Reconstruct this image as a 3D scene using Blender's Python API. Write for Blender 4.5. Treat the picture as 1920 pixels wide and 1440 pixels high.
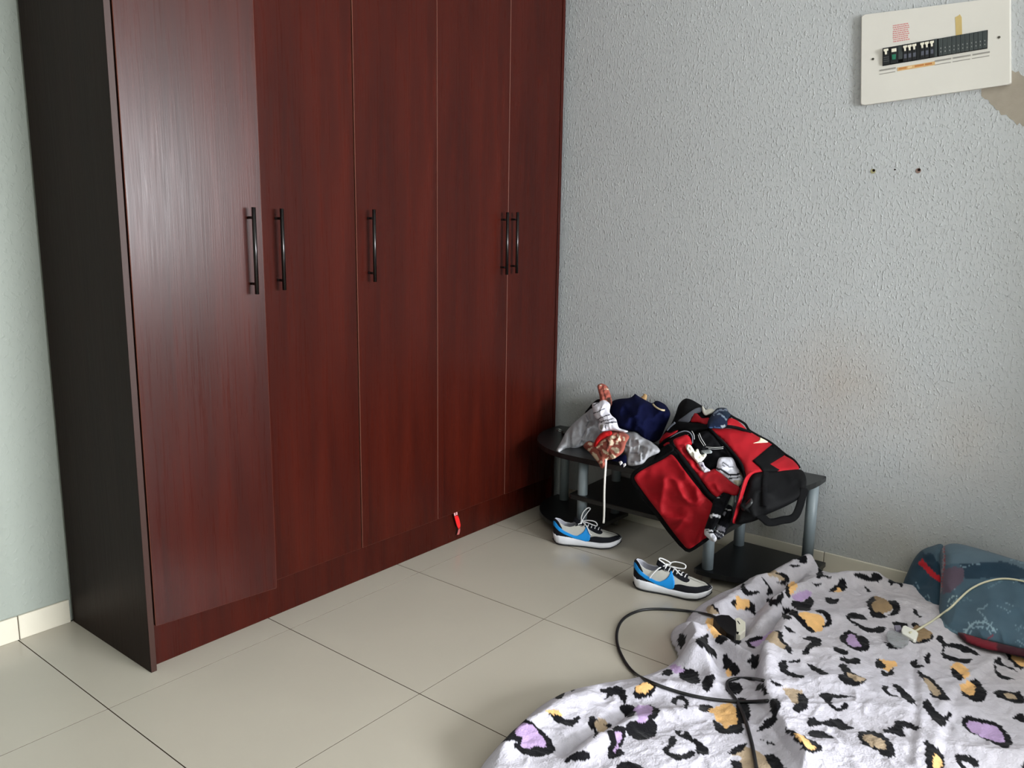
import bpy, bmesh, math, random
import numpy as np
from mathutils import Vector, Matrix
from mathutils.geometry import delaunay_2d_cdt
from mathutils.bvhtree import BVHTree

for o in list(bpy.data.objects):
    bpy.data.objects.remove(o)
SC = bpy.context.scene
COL = SC.collection

# ------------------------------------------------------------------ camera
W, H = 1920, 1440
FPX = 1539.6
CAM = np.array([-0.9241, -2.1293, 1.3070])
YAW, PITCH, ROLL = 0.9004, -0.1853, 0.0150
def cam_axes():
    cy, sy, cp, sp = math.cos(YAW), math.sin(YAW), math.cos(PITCH), math.sin(PITCH)
    f = np.array([sy*cp, cy*cp, sp]); r = np.array([cy, -sy, 0.0]); u = np.cross(r, f)
    c, s = math.cos(ROLL), math.sin(ROLL)
    return np.array([r*c + u*s, -r*s + u*c, f])
AX = cam_axes()
cam = bpy.data.cameras.new('camera')
cam.sensor_fit = 'HORIZONTAL'; cam.sensor_width = 36.0; cam.lens = FPX/W*36.0
cam.clip_start = 0.02; cam.clip_end = 50
camo = bpy.data.objects.new('camera', cam); COL.objects.link(camo)
m = Matrix.Identity(4)
for i in range(3):
    m[i][0] = AX[0][i]; m[i][1] = AX[1][i]; m[i][2] = -AX[2][i]; m[i][3] = CAM[i]
camo.matrix_world = m
SC.camera = camo

# ------------------------------------------------------------------ world, window light, exposure
wd = bpy.data.worlds.new('world'); SC.world = wd; wd.use_nodes = True
bg = wd.node_tree.nodes['Background']
bg.inputs[0].default_value = (0.62, 0.75, 1.0, 1); bg.inputs[1].default_value = 1.0
WIN_X0, WIN_X1, WIN_Z0, WIN_Z1 = -0.35, 2.1, 1.0, 2.20      # window in the wall behind the camera
WALL_FRONT_Y, WALL_LEFT_X, WALL_RIGHT_X, WALL_BACK_Y, CEIL_Z = -6.0, -3.6, 2.25, 0.605, 2.75
al = bpy.data.lights.new('window_daylight', 'AREA')
al.shape = 'RECTANGLE'; al.size = WIN_X1-WIN_X0; al.size_y = WIN_Z1-WIN_Z0
al.energy = 385; al.color = (0.93, 0.97, 1.0)
alo = bpy.data.objects.new('window_daylight', al); COL.objects.link(alo)
alo.location = ((WIN_X0+WIN_X1)/2, WALL_FRONT_Y-0.06, (WIN_Z0+WIN_Z1)/2)
alo.rotation_euler = (math.radians(90), 0, 0)     # shines towards +y
vs = SC.view_settings
vs.view_transform = 'Standard'; vs.look = 'None'; vs.exposure = 0.90; vs.gamma = 1.0
vs.use_curve_mapping = False

# ------------------------------------------------------------------ measuring helpers (photo pixel -> place)
def ray(u, v):
    u = np.asarray(u, float); v = np.asarray(v, float)
    d = np.stack([(u-W/2)/FPX, (H/2-v)/FPX, np.ones_like(u)], -1)
    return d @ AX
def on(axis, u, v, val):
    d = ray(u, v); t = (np.asarray(val, float)-CAM[axis])/d[..., axis]
    return CAM + d*t[..., None]
def onx(u, v, X): return on(0, u, v, X)
def ony(u, v, Y): return on(1, u, v, Y)
def onz(u, v, Z): return on(2, u, v, Z)

# ------------------------------------------------------------------ noise
def _hash(i, j, seed):
    n = (i.astype(np.int64)*374761393 + j.astype(np.int64)*668265263 + seed*1274126177) & 0x7fffffff
    n = ((n ^ (n >> 13))*1274126177) & 0x7fffffff
    return ((n ^ (n >> 16)) & 0xffff)/32767.5 - 1.0
def vnoise(x, y, seed=0):
    x = np.asarray(x, float); y = np.asarray(y, float)
    i = np.floor(x); j = np.floor(y); fx = x-i; fy = y-j
    fx = fx*fx*fx*(fx*(fx*6-15)+10); fy = fy*fy*fy*(fy*(fy*6-15)+10)
    a = _hash(i, j, seed); b = _hash(i+1, j, seed); c = _hash(i, j+1, seed); d = _hash(i+1, j+1, seed)
    return (a*(1-fx)+b*fx)*(1-fy) + (c*(1-fx)+d*fx)*fy
def fbm(x, y, seed=0, oct=3):
    s = 0; a = 1; t = 0
    for k in range(oct):
        s = s + a*vnoise(x*2**k, y*2**k, seed+17*k); t += a; a *= .5
    return s/t
def folds(x, y, seed=0):
    wx = x + .8*fbm(x*.6+3, y*.6, seed+5, 2); wy = y + .8*fbm(x*.6, y*.6+9, seed+9, 2)
    return 1-2*np.abs(vnoise(wx, wy, seed))

# ------------------------------------------------------------------ materials
def lin(c):
    out = []
    for v in c:
        v = v/255.0
        out.append(v/12.92 if v <= .04045 else ((v+.055)/1.055)**2.4)
    return out
def rgba(c): return (*lin(c), 1.0)
MATS = {}
def mat(name, col=(128, 128, 128), rough=.6, spec=.5, metal=0, noise=0, nscale=20, bump=0, bscale=200, attr=False, sheen=0, trans=0, alpha=1, stretch=None, bdist=.002):
    if name in MATS: return MATS[name]
    M = bpy.data.materials.new(name); M.use_nodes = True
    nt = M.node_tree; N = nt.nodes; L = nt.links
    b = N['Principled BSDF']
    b.inputs['Roughness'].default_value = rough; b.inputs['Metallic'].default_value = metal
    b.inputs['Specular IOR Level'].default_value = spec
    if sheen: b.inputs['Sheen Weight'].default_value = sheen
    if trans: b.inputs['Transmission Weight'].default_value = trans
    b.inputs['Alpha'].default_value = alpha
    tc = N.new('ShaderNodeTexCoord'); mp = N.new('ShaderNodeMapping')
    L.new(tc.outputs['Object'], mp.inputs['Vector'])
    if stretch: mp.inputs['Scale'].default_value = stretch
    if attr:
        a = N.new('ShaderNodeAttribute'); a.attribute_name = 'Col'; src = a.outputs['Color']
    else:
        r = N.new('ShaderNodeRGB'); r.outputs[0].default_value = rgba(col); src = r.outputs[0]
    if noise:
        nz = N.new('ShaderNodeTexNoise'); nz.inputs['Scale'].default_value = nscale; nz.inputs['Detail'].default_value = 5
        L.new(mp.outputs[0], nz.inputs['Vector'])
        mr = N.new('ShaderNodeMapRange'); mr.inputs['To Min'].default_value = 1-noise; mr.inputs['To Max'].default_value = 1+noise
        L.new(nz.outputs['Fac'], mr.inputs['Value'])
        mx = N.new('ShaderNodeVectorMath'); mx.operation = 'SCALE'
        L.new(src, mx.inputs[0]); L.new(mr.outputs[0], mx.inputs['Scale']); src = mx.outputs[0]
    L.new(src, b.inputs['Base Color'])
    if bump:
        bz = N.new('ShaderNodeTexNoise'); bz.inputs['Scale'].default_value = bscale; bz.inputs['Detail'].default_value = 3
        L.new(mp.outputs[0], bz.inputs['Vector'])
        bp = N.new('ShaderNodeBump'); bp.inputs['Strength'].default_value = bump; bp.inputs['Distance'].default_value = bdist
        L.new(bz.outputs['Fac'], bp.inputs['Height']); L.new(bp.outputs[0], b.inputs['Normal'])
    MATS[name] = M
    return M

def wood_mat(name, c1, c2, rough, spec, marks=False):
    M = bpy.data.materials.new(name); M.use_nodes = True
    nt = M.node_tree; N = nt.nodes; L = nt.links; b = N['Principled BSDF']
    tc = N.new('ShaderNodeTexCoord')
    mp = N.new('ShaderNodeMapping'); mp.inputs['Scale'].default_value = (14, 14, 1.1); L.new(tc.outputs['Object'], mp.inputs[0])
    n1 = N.new('ShaderNodeTexNoise'); n1.inputs['Scale'].default_value = 1.0; n1.inputs['Detail'].default_value = 4; n1.inputs['Distortion'].default_value = .6
    L.new(mp.outputs[0], n1.inputs['Vector'])
    mp2 = N.new('ShaderNodeMapping'); mp2.inputs['Scale'].default_value = (150, 150, 3.0); L.new(tc.outputs['Object'], mp2.inputs[0])
    n2 = N.new('ShaderNodeTexNoise'); n2.inputs['Scale'].default_value = 1.0; n2.inputs['Detail'].default_value = 3; n2.inputs['Distortion'].default_value = 1.5
    L.new(mp2.outputs[0], n2.inputs['Vector'])
    ad = N.new('ShaderNodeMath'); ad.operation = 'MULTIPLY_ADD'; ad.inputs[1].default_value = .45
    L.new(n2.outputs['Fac'], ad.inputs[0]); L.new(n1.outputs['Fac'], ad.inputs[2])
    cr = N.new('ShaderNodeValToRGB'); cr.color_ramp.elements[0].position = .45; cr.color_ramp.elements[1].position = 1.0
    cr.color_ramp.elements[0].color = rgba(c1); cr.color_ramp.elements[1].color = rgba(c2)
    L.new(ad.outputs[0], cr.inputs[0]); L.new(cr.outputs[0], b.inputs['Base Color'])
    b.inputs['Specular IOR Level'].default_value = spec
    mr = N.new('ShaderNodeMapRange'); mr.inputs['From Min'].default_value = .35; mr.inputs['From Max'].default_value = .75
    mr.inputs['To Min'].default_value = rough+.05; mr.inputs['To Max'].default_value = rough-.04
    L.new(n2.outputs['Fac'], mr.inputs[0]); L.new(mr.outputs[0], b.inputs['Roughness'])
    bp = N.new('ShaderNodeBump'); bp.inputs['Strength'].default_value = .12; bp.inputs['Distance'].default_value = .001
    L.new(n2.outputs['Fac'], bp.inputs['Height']); L.new(bp.outputs[0], b.inputs['Normal'])
    MATS[name] = M
    return M

def wall_mat(name, col, bump, scale, stains=()):
    M = bpy.data.materials.new(name); M.use_nodes = True
    nt = M.node_tree; N = nt.nodes; L = nt.links; b = N['Principled BSDF']
    b.inputs['Roughness'].default_value = .55; b.inputs['Specular IOR Level'].default_value = .35
    tc = N.new('ShaderNodeTexCoord'); P = tc.outputs['Object']
    big = N.new('ShaderNodeTexNoise'); big.inputs['Scale'].default_value = 1.6; big.inputs['Detail'].default_value = 4
    L.new(P, big.inputs['Vector'])
    mr = N.new('ShaderNodeMapRange'); mr.inputs['To Min'].default_value = .93; mr.inputs['To Max'].default_value = 1.07
    L.new(big.outputs['Fac'], mr.inputs[0])
    rgb = N.new('ShaderNodeRGB'); rgb.outputs[0].default_value = rgba(col)
    sc = N.new('ShaderNodeVectorMath'); sc.operation = 'SCALE'; L.new(rgb.outputs[0], sc.inputs[0]); L.new(mr.outputs[0], sc.inputs['Scale'])
    src = sc.outputs[0]
    # small dark specks in the paint
    sp = N.new('ShaderNodeTexVoronoi'); sp.inputs['Scale'].default_value = 9; sp.inputs['Randomness'].default_value = 1
    L.new(P, sp.inputs['Vector'])
    lt = N.new('ShaderNodeMath'); lt.operation = 'LESS_THAN'; lt.inputs[1].default_value = .028; L.new(sp.outputs['Distance'], lt.inputs[0])
    mk = N.new('ShaderNodeMath'); mk.operation = 'MULTIPLY'; mk.inputs[1].default_value = .45; L.new(lt.outputs[0], mk.inputs[0])
    mx = N.new('ShaderNodeMix'); mx.data_type = 'RGBA'; L.new(mk.outputs[0], mx.inputs['Factor']); L.new(src, mx.inputs['A'])
    mx.inputs['B'].default_value = rgba((70, 66, 62)); src = mx.outputs['Result']
    for (cx, cy, cz, rad, c, amt) in stains:      # smudges left by hands and furniture
        d = N.new('ShaderNodeVectorMath'); d.operation = 'DISTANCE'; L.new(P, d.inputs[0]); d.inputs[1].default_value = (cx, cy, cz)
        nz = N.new('ShaderNodeTexNoise'); nz.inputs['Scale'].default_value = 7; nz.inputs['Detail'].default_value = 6; L.new(P, nz.inputs['Vector'])
        r1 = N.new('ShaderNodeMapRange'); r1.inputs['From Min'].default_value = 0; r1.inputs['From Max'].default_value = rad
        r1.inputs['To Min'].default_value = 1.3; r1.inputs['To Max'].default_value = 0; L.new(d.outputs['Value'], r1.inputs[0])
        mu = N.new('ShaderNodeMath'); mu.operation = 'MULTIPLY'; L.new(r1.outputs[0], mu.inputs[0]); L.new(nz.outputs['Fac'], mu.inputs[1])
        m2 = N.new('ShaderNodeMath'); m2.operation = 'MULTIPLY'; m2.use_clamp = True; m2.inputs[1].default_value = amt; L.new(mu.outputs[0], m2.inputs[0])
        mx = N.new('ShaderNodeMix'); mx.data_type = 'RGBA'; L.new(m2.outputs[0], mx.inputs['Factor']); L.new(src, mx.inputs['A'])
        mx.inputs['B'].default_value = rgba(c); src = mx.outputs['Result']
    L.new(src, b.inputs['Base Color'])
    n1 = N.new('ShaderNodeTexNoise'); n1.inputs['Scale'].default_value = scale; n1.inputs['Detail'].default_value = 2.5; n1.inputs['Distortion'].default_value = .4
    mpw = N.new('ShaderNodeMapping'); mpw.inputs['Scale'].default_value = (1, 1.15, .7); L.new(P, mpw.inputs[0]); L.new(mpw.outputs[0], n1.inputs['Vector'])
    cr = N.new('ShaderNodeMapRange'); cr.interpolation_type = 'SMOOTHSTEP'; cr.inputs['From Min'].default_value = .50; cr.inputs['From Max'].default_value = .74
    L.new(n1.outputs['Fac'], cr.inputs[0])
    bp = N.new('ShaderNodeBump'); bp.inputs['Strength'].default_value = bump; bp.inputs['Distance'].default_value = .004
    L.new(cr.outputs[0], bp.inputs['Height']); L.new(bp.outputs[0], b.inputs['Normal'])
    MATS[name] = M
    return M

# ------------------------------------------------------------------ object helpers
def props(o, label=None, cat=None, group=None, kind=None):
    if label: o['label'] = label
    if cat: o['category'] = cat
    if group: o['group'] = group
    if kind: o['kind'] = kind
    return o
def world_loc(o):
    v = Vector((0, 0, 0))
    while o is not None:
        v = v + o.location; o = o.parent
    return v
def empty(name, loc, label, cat, group=None):
    o = bpy.data.objects.new(name, None); COL.objects.link(o); o.location = loc; o.empty_display_size = .05
    return props(o, label, cat, group)
def mesh(name, verts, faces, material, parent=None, smooth=False, cols=None, origin=None, mats=None, fmat=None):
    """verts are given in world coordinates; the object's origin goes to the parent's, or to `origin`."""
    me = bpy.data.meshes.new(name)
    verts = np.asarray(verts, float).reshape(-1, 3)
    if parent is not None: off = np.array(world_loc(parent))
    elif origin is not None:
        off = verts.mean(0) if origin == 'base' else np.array(origin, float)
        if isinstance(origin, str): off[2] = verts[:, 2].min()
    else: off = np.zeros(3)
    me.from_pydata((verts-off).tolist(), [], [list(map(int, f)) for f in faces])
    if mats:
        for q in mats: me.materials.append(q)
        if fmat is not None: me.polygons.foreach_set('material_index', np.asarray(fmat, np.int32))
    else: me.materials.append(material)
    if cols is not None:
        a = me.attributes.new('Col', 'FLOAT_COLOR', 'POINT')
        c4 = np.ones((len(verts), 4), np.float32); c4[:, :3] = cols
        a.data.foreach_set('color', c4.ravel())
    if smooth: me.polygons.foreach_set('use_smooth', np.ones(len(me.polygons), bool))
    me.update()
    bm = bmesh.new(); bm.from_mesh(me); bmesh.ops.recalc_face_normals(bm, faces=bm.faces[:]); bm.to_mesh(me); bm.free()
    o = bpy.data.objects.new(name, me); COL.objects.link(o)
    if parent is not None: o.parent = parent
    else: o.location = off
    return o
def from_bm(name, bm, material, parent=None, smooth=False, origin=None):
    bm.verts.ensure_lookup_table(); bm.verts.index_update()
    v = [tuple(q.co) for q in bm.verts]; f = [[q.index for q in p.verts] for p in bm.faces]
    bm.free()
    return mesh(name, v, f, material, parent, smooth, origin=origin)
def add_box(bm, lo, hi, bev=0, seg=2):
    r = bmesh.ops.create_cube(bm, size=1.0); vs_ = r['verts']
    c = [(a+b)/2 for a, b in zip(lo, hi)]; s = [b-a for a, b in zip(lo, hi)]
    for v in vs_: v.co = Vector((c[i]+v.co[i]*s[i] for i in range(3)))
    if bev:
        es = list({e for v in vs_ for e in v.link_edges})
        bmesh.ops.bevel(bm, geom=es, offset=bev, segments=seg, affect='EDGES', profile=.5)
def box(name, lo, hi, material, parent=None, bev=0, seg=2, origin=None):
    bm = bmesh.new(); add_box(bm, lo, hi, bev, seg)
    return from_bm(name, bm, material, parent, False, origin)
def add_tube(bm, pts, r, n=10, cap=True, flat=1.0, up=None):
    pts = [Vector(p) for p in pts]; rings = []; prev = None
    for i, p in enumerate(pts):
        t = (pts[min(i+1, len(pts)-1)]-pts[max(i-1, 0)]).normalized()
        if prev is None:
            a = Vector(up) if up is not None else (Vector((0, 0, 1)) if abs(t.z) < .9 else Vector((1, 0, 0)))
            nrm = (a - t*a.dot(t)).normalized()
        else: nrm = (prev - t*prev.dot(t)).normalized()
        prev = nrm; bi = t.cross(nrm)
        rr = r[i] if isinstance(r, (list, tuple)) else r
        rings.append([bm.verts.new(p + nrm*(math.cos(2*math.pi*k/n)*rr*flat) + bi*(math.sin(2*math.pi*k/n)*rr)) for k in range(n)])
    for a, b in zip(rings[:-1], rings[1:]):
        for k in range(n): bm.faces.new((a[k], a[(k+1) % n], b[(k+1) % n], b[k]))
    if cap:
        bm.faces.new(rings[0][::-1]); bm.faces.new(rings[-1])
def tube(name, pts, r, material, parent=None, n=10, flat=1.0, up=None, origin=None, smooth=True):
    bm = bmesh.new(); add_tube(bm, pts, r, n, True, flat, up)
    return from_bm(name, bm, material, parent, smooth, origin)
def catmull(p, n=8, closed=False):
    p = np.asarray(p, float); out = []; m_ = len(p)
    rng = range(m_ if closed else m_-1)
    for i in rng:
        g = (lambda k: p[k % m_]) if closed else (lambda k: p[min(max(k, 0), m_-1)])
        a, b, c, d = g(i-1), g(i), g(i+1), g(i+2)
        for k in range(n):
            t = k/n
            out.append(.5*((2*b)+(c-a)*t+(2*a-5*b+4*c-d)*t*t+(3*b-a-3*c+d)*t**3))
    if not closed: out.append(p[-1])
    return np.array(out)
def prism(name, base, ext, material, parent=None, bev=0, origin=None):
    """flat polygon `base` (world points) pushed along the vector ext"""
    bm = bmesh.new(); base = [Vector(q) for q in base]; e = Vector(ext)
    a = [bm.verts.new(q) for q in base]; b = [bm.verts.new(q+e) for q in base]; n = len(a)
    bm.faces.new(a); bm.faces.new(b[::-1])
    for k in range(n): bm.faces.new((a[k], a[(k+1) % n], b[(k+1) % n], b[k]))
    if bev:
        top = {v for v in b}
        es = [ed for ed in bm.edges if ed.verts[0] in top and ed.verts[1] in top]
        bmesh.ops.bevel(bm, geom=es, offset=bev, segments=2, affect='EDGES', profile=.5)
    return from_bm(name, bm, material, parent, origin=origin)
def inpoly(x, y, poly):
    poly = np.asarray(poly, float); r = np.zeros(np.shape(x), bool); j = len(poly)-1
    for i in range(len(poly)):
        xi, yi = poly[i]; xj, yj = poly[j]
        if yi != yj:
            c = ((yi > y) != (yj > y)) & (x < (xj-xi)*(y-yi)/(yj-yi)+xi); r ^= c
        j = i
    return r
def edge_dist(x, y, poly):
    poly = np.asarray(poly, float); d = np.full(np.shape(x), 1e9)
    for i in range(len(poly)):
        a = poly[i-1]; b = poly[i]; e = b-a; l2 = max(e@e, 1e-12)
        t = np.clip(((x-a[0])*e[0]+(y-a[1])*e[1])/l2, 0, 1)
        d = np.minimum(d, np.hypot(x-a[0]-t*e[0], y-a[1]-t*e[1]))
    return d
def rbf(ctrl, vals, q):
    c = np.asarray(ctrl, float); v = np.asarray(vals, float); n = len(c)
    s = 100.0; c = c/s; q = q/s
    r = np.hypot(c[:, None, 0]-c[None, :, 0], c[:, None, 1]-c[None, :, 1])
    A = np.zeros((n+3, n+3)); A[:n, :n] = -r - 1e-4*np.eye(n); A[:n, n] = 1; A[:n, n+1:] = c; A[n, :n] = 1; A[n+1:, :n] = c.T
    A[n:, n:] += 1e-9*np.eye(3)
    w = np.linalg.lstsq(A, np.concatenate([v, np.zeros(3)]), rcond=None)[0]
    out = np.zeros(len(q))
    rq = np.hypot(q[:, None, 0]-c[None, :, 0], q[:, None, 1]-c[None, :, 1])
    return -rq@w[:n] + w[n] + q@w[n+1:]
def cloth(name, outline, ctrl, material, parent=None, step=4, bulge=.02, back=.02, edge=9, wr=0, wscale=18, seed=1, thick=.004,
          base=None, paint=(), axis=0, smooth_n=4, origin=None, lean=(1, 1), minz=None, over=None, lift=.004):
    """A soft piece with a front, a back and a rim. Outline in photo pixels, ctrl = (u, v, world x) gives where it lies;
    it swells by `bulge` towards the room and `back` behind, with folds of height wr."""
    ol = catmull(outline, smooth_n, True) if smooth_n else np.asarray(outline, float)
    # resample the outline evenly
    seg = np.hypot(*np.diff(np.vstack([ol, ol[:1]]), axis=0).T); L_ = np.concatenate([[0], np.cumsum(seg)]); n = max(8, int(L_[-1]/step))
    tt = np.linspace(0, L_[-1], n, endpoint=False); cl = np.vstack([ol, ol[:1]])
    ol = np.stack([np.interp(tt, L_, cl[:, 0]), np.interp(tt, L_, cl[:, 1])], 1)
    x0, y0 = ol.min(0); x1, y1 = ol.max(0)
    gx, gy = np.meshgrid(np.arange(x0, x1, step), np.arange(y0, y1, step)); gx = gx.astype(float); gx[1::2] += step/2
    gx = gx.ravel(); gy = gy.ravel()
    k = inpoly(gx, gy, ol); gx = gx[k]; gy = gy[k]
    k = edge_dist(gx, gy, ol) > step*.6; gx = gx[k]; gy = gy[k]
    pts = np.vstack([ol, np.stack([gx, gy], 1)]); nb = len(ol)
    vo, eo, fo, ov, oe, of = delaunay_2d_cdt([Vector(p) for p in pts.tolist()], [(i, (i+1) % nb) for i in range(nb)], [], 1, 1e-6)
    P = np.array([list(v) for v in vo]); F = [list(f) for f in fo]
    d = edge_dist(P[:, 0], P[:, 1], ol); isb = d < 1e-4
    pr = np.sqrt(np.clip(1-(1-np.clip(d/edge, 0, 1))**2, 0, 1))
    c = np.array([q[:2] for q in ctrl]); v = np.array([q[2] for q in ctrl])
    X = rbf(c, v, P)
    if over is not None:      # lies on another piece: follow its surface
        bv = bvh_of(over); hx = np.full(len(P), np.nan)
        for i_ in range(len(P)):
            h_ = hit(bv, P[i_, 0], P[i_, 1])
            if h_ is not None: hx[i_] = h_[axis]
        ok = ~np.isnan(hx)
        for i_ in np.where(~ok)[0]:
            hx[i_] = hx[ok][np.argmin((P[ok, 0]-P[i_, 0])**2+(P[ok, 1]-P[i_, 1])**2)]
        X = hx - lift - thick
    wv = wr*folds(P[:, 0]/wscale*lean[0], P[:, 1]/wscale*lean[1], seed) + .35*wr*fbm(P[:, 0]/wscale*2.2, P[:, 1]/wscale*2.2, seed+3, 2) if wr else 0
    Xf = X - bulge*pr - wv*np.clip(d/edge*1.5, .25, 1); Xb = X + thick + back*pr
    # move along the sight line so that the outline stays where it was measured
    A = on(axis, P[:, 0], P[:, 1], Xf); B = on(axis, P[:, 0], P[:, 1], Xb)
    if minz is not None:
        A[:, 2] = np.maximum(A[:, 2], minz+.003); B[:, 2] = np.maximum(B[:, 2], minz)
    V = np.vstack([A, B]); n0 = len(P)
    faces = [f for f in F] + [[i+n0 for i in f[::-1]] for f in F]
    cnt = {}
    for f in F:
        for a, b in zip(f, f[1:]+f[:1]): cnt.setdefault((min(a, b), max(a, b)), []).append((a, b))
    for e, l in cnt.items():
        if len(l) == 1:
            a, b = l[0]; faces.append([b, a, a+n0, b+n0])
    cols = None
    if base is not None:
        cc = np.tile(np.array(lin(base)), (n0, 1))
        jx = 1.2*fbm(P[:, 0]/5, P[:, 1]/5, seed+40, 2); jy = 1.2*fbm(P[:, 0]/5, P[:, 1]/5, seed+50, 2)
        for col, poly in paint:
            cc[inpoly(P[:, 0]+jx, P[:, 1]+jy, poly)] = lin(col)
        cols = np.vstack([cc, cc])
    return mesh(name, V, faces, material, parent, True, cols, origin)
def line_poly(pts, w):
    """a stroke of width w (pixels) as a polygon"""
    p = np.asarray(pts, float); t = np.gradient(p, axis=0); t /= np.hypot(*t.T)[:, None]+1e-9
    nrm = np.stack([-t[:, 1], t[:, 0]], 1)
    return np.vstack([p+nrm*w/2, (p-nrm*w/2)[::-1]])
def ell(cx, cy, rx, ry, ang=0, n=14):
    a = np.linspace(0, 2*math.pi, n, endpoint=False); c, s = math.cos(ang), math.sin(ang)
    x = rx*np.cos(a); y = ry*np.sin(a)
    return np.stack([cx+x*c-y*s, cy+x*s+y*c], 1)
def bvh_of(objs):
    v = []; f = []
    for o in objs:
        k = len(v); w = world_loc(o)
        v += [q.co+w for q in o.data.vertices]; f += [[i+k for i in p.vertices] for p in o.data.polygons]
    return BVHTree.FromPolygons(v, f)
def hit(bv, u, v, lift=0):
    d = Vector(ray(u, v)).normalized(); h = bv.ray_cast(Vector(CAM), d)
    if h[0] is None: return None
    n = h[1]; n = n if n.dot(d) < 0 else -n
    return h[0]+n*lift

# ================================================================== THE ROOM
M_wall_r = wall_mat('wall_paint_stippled', (181, 183, 184), .52, 112,
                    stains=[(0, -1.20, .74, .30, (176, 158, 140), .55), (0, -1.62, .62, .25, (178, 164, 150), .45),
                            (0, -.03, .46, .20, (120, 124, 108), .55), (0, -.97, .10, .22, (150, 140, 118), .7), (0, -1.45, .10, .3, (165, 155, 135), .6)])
M_wall_b = wall_mat('wall_paint_smooth', (144, 149, 141), .25, 70)
M_ceil = mat('ceiling_paint', (225, 225, 222), .8, .2, noise=.03, nscale=3)
M_grout = mat('grout', (84, 70, 54), .9, .1, noise=.15, nscale=30)
M_tile = mat('floor_tile_glaze', (178, 171, 158), .22, .45, noise=.05, nscale=3.5, bump=.03, bscale=6)
M_skirt = mat('skirting_tile_glaze', (205, 198, 182), .35, .4, noise=.06, nscale=8)

def structure(o): o['kind'] = 'structure'; return o
T = .12
wall_right = structure(box('wall_right', (WALL_RIGHT_X, WALL_FRONT_Y-T, 0), (WALL_RIGHT_X+T, WALL_BACK_Y+T, CEIL_Z), M_wall_r, origin=(WALL_RIGHT_X, 0, 0)))
structure(box('shade_nib', (WALL_RIGHT_X-.35, -2.58, 0), (WALL_RIGHT_X, -2.44, CEIL_Z), M_wall_b, origin=(WALL_RIGHT_X, -2.5, 0)))  # unseen wall stub, added to keep window light off the right wall
wall_back = structure(box('wall_back', (WALL_LEFT_X-T, WALL_BACK_Y, 0), (WALL_RIGHT_X, WALL_BACK_Y+T, CEIL_Z), M_wall_b, origin=(0, WALL_BACK_Y, 0)))
wall_left = structure(box('wall_left', (WALL_LEFT_X-T, WALL_FRONT_Y-T, 0), (WALL_LEFT_X, WALL_BACK_Y, CEIL_Z), M_wall_b, origin=(WALL_LEFT_X, 0, 0)))
bm = bmesh.new()
for lo, hi in (((WALL_LEFT_X, 0), (WIN_X0, CEIL_Z)), ((WIN_X1, 0), (WALL_RIGHT_X, CEIL_Z)), ((WIN_X0, 0), (WIN_X1, WIN_Z0)), ((WIN_X0, WIN_Z1), (WIN_X1, CEIL_Z))):
    add_box(bm, (lo[0], WALL_FRONT_Y-T, lo[1]), (hi[0], WALL_FRONT_Y, hi[1]))
wall_front = structure(from_bm('wall_front', bm, M_wall_b, origin=(0, WALL_FRONT_Y, 0)))
bm = bmesh.new(); fw = .05
for lo, hi in (((WIN_X0, WIN_Z0), (WIN_X1, WIN_Z0+fw)), ((WIN_X0, WIN_Z1-fw), (WIN_X1, WIN_Z1)), ((WIN_X0, WIN_Z0), (WIN_X0+fw, WIN_Z1)), ((WIN_X1-fw, WIN_Z0), (WIN_X1, WIN_Z1)), (((WIN_X0+WIN_X1)/2-.02, WIN_Z0), ((WIN_X0+WIN_X1)/2+.02, WIN_Z1))):
    add_box(bm, (lo[0], WALL_FRONT_Y-.05, lo[1]), (hi[0], WALL_FRONT_Y-.01, hi[1]), .004)
structure(from_bm('window_1', bm, mat('window_frame_paint', (215, 215, 210), .4), origin=(WIN_X0, WALL_FRONT_Y, WIN_Z0)))
structure(box('ceiling', (WALL_LEFT_X-T, WALL_FRONT_Y-T, CEIL_Z), (WALL_RIGHT_X+T, WALL_BACK_Y+T, CEIL_Z+.1), M_ceil, origin=(0, 0, CEIL_Z)))
floor = structure(box('floor', (WALL_LEFT_X-T, WALL_FRONT_Y-T, -.12), (WALL_RIGHT_X+T, WALL_BACK_Y+T, -.004), M_grout, origin=(0, 0, 0)))
# tiles 0.6 m square; thin joints along x, wider along y
def tile_piece(name, lo, hi, parent, material, bev=.0012):
    return box(name, lo, hi, material, parent, bev, 1)
first = None
for i in range(-6, 4):
    for j in range(-10, 1):
        x0, x1 = i*.6, min(i*.6+.6, WALL_RIGHT_X); y0, y1 = max(j*.6, WALL_FRONT_Y), j*.6+.6
        if x1-x0 > .59 and y1-y0 > .59 and first is not None:
            t = first.copy(); COL.objects.link(t); t.parent = floor; t.location = (x0, y0, 0)
        else:
            t = tile_piece('tile', (.0014, .0011, -.008), (x1-x0-.0014, y1-y0-.0011, 0), None, M_tile, .0003)
            t.parent = floor; t.location = (x0, y0, 0)
            t.data.materials.append(M_grout)
            for p in t.data.polygons:
                if p.normal.z < .5: p.material_index = 1
            if x1-x0 > .59 and y1-y0 > .59: first = t
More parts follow.
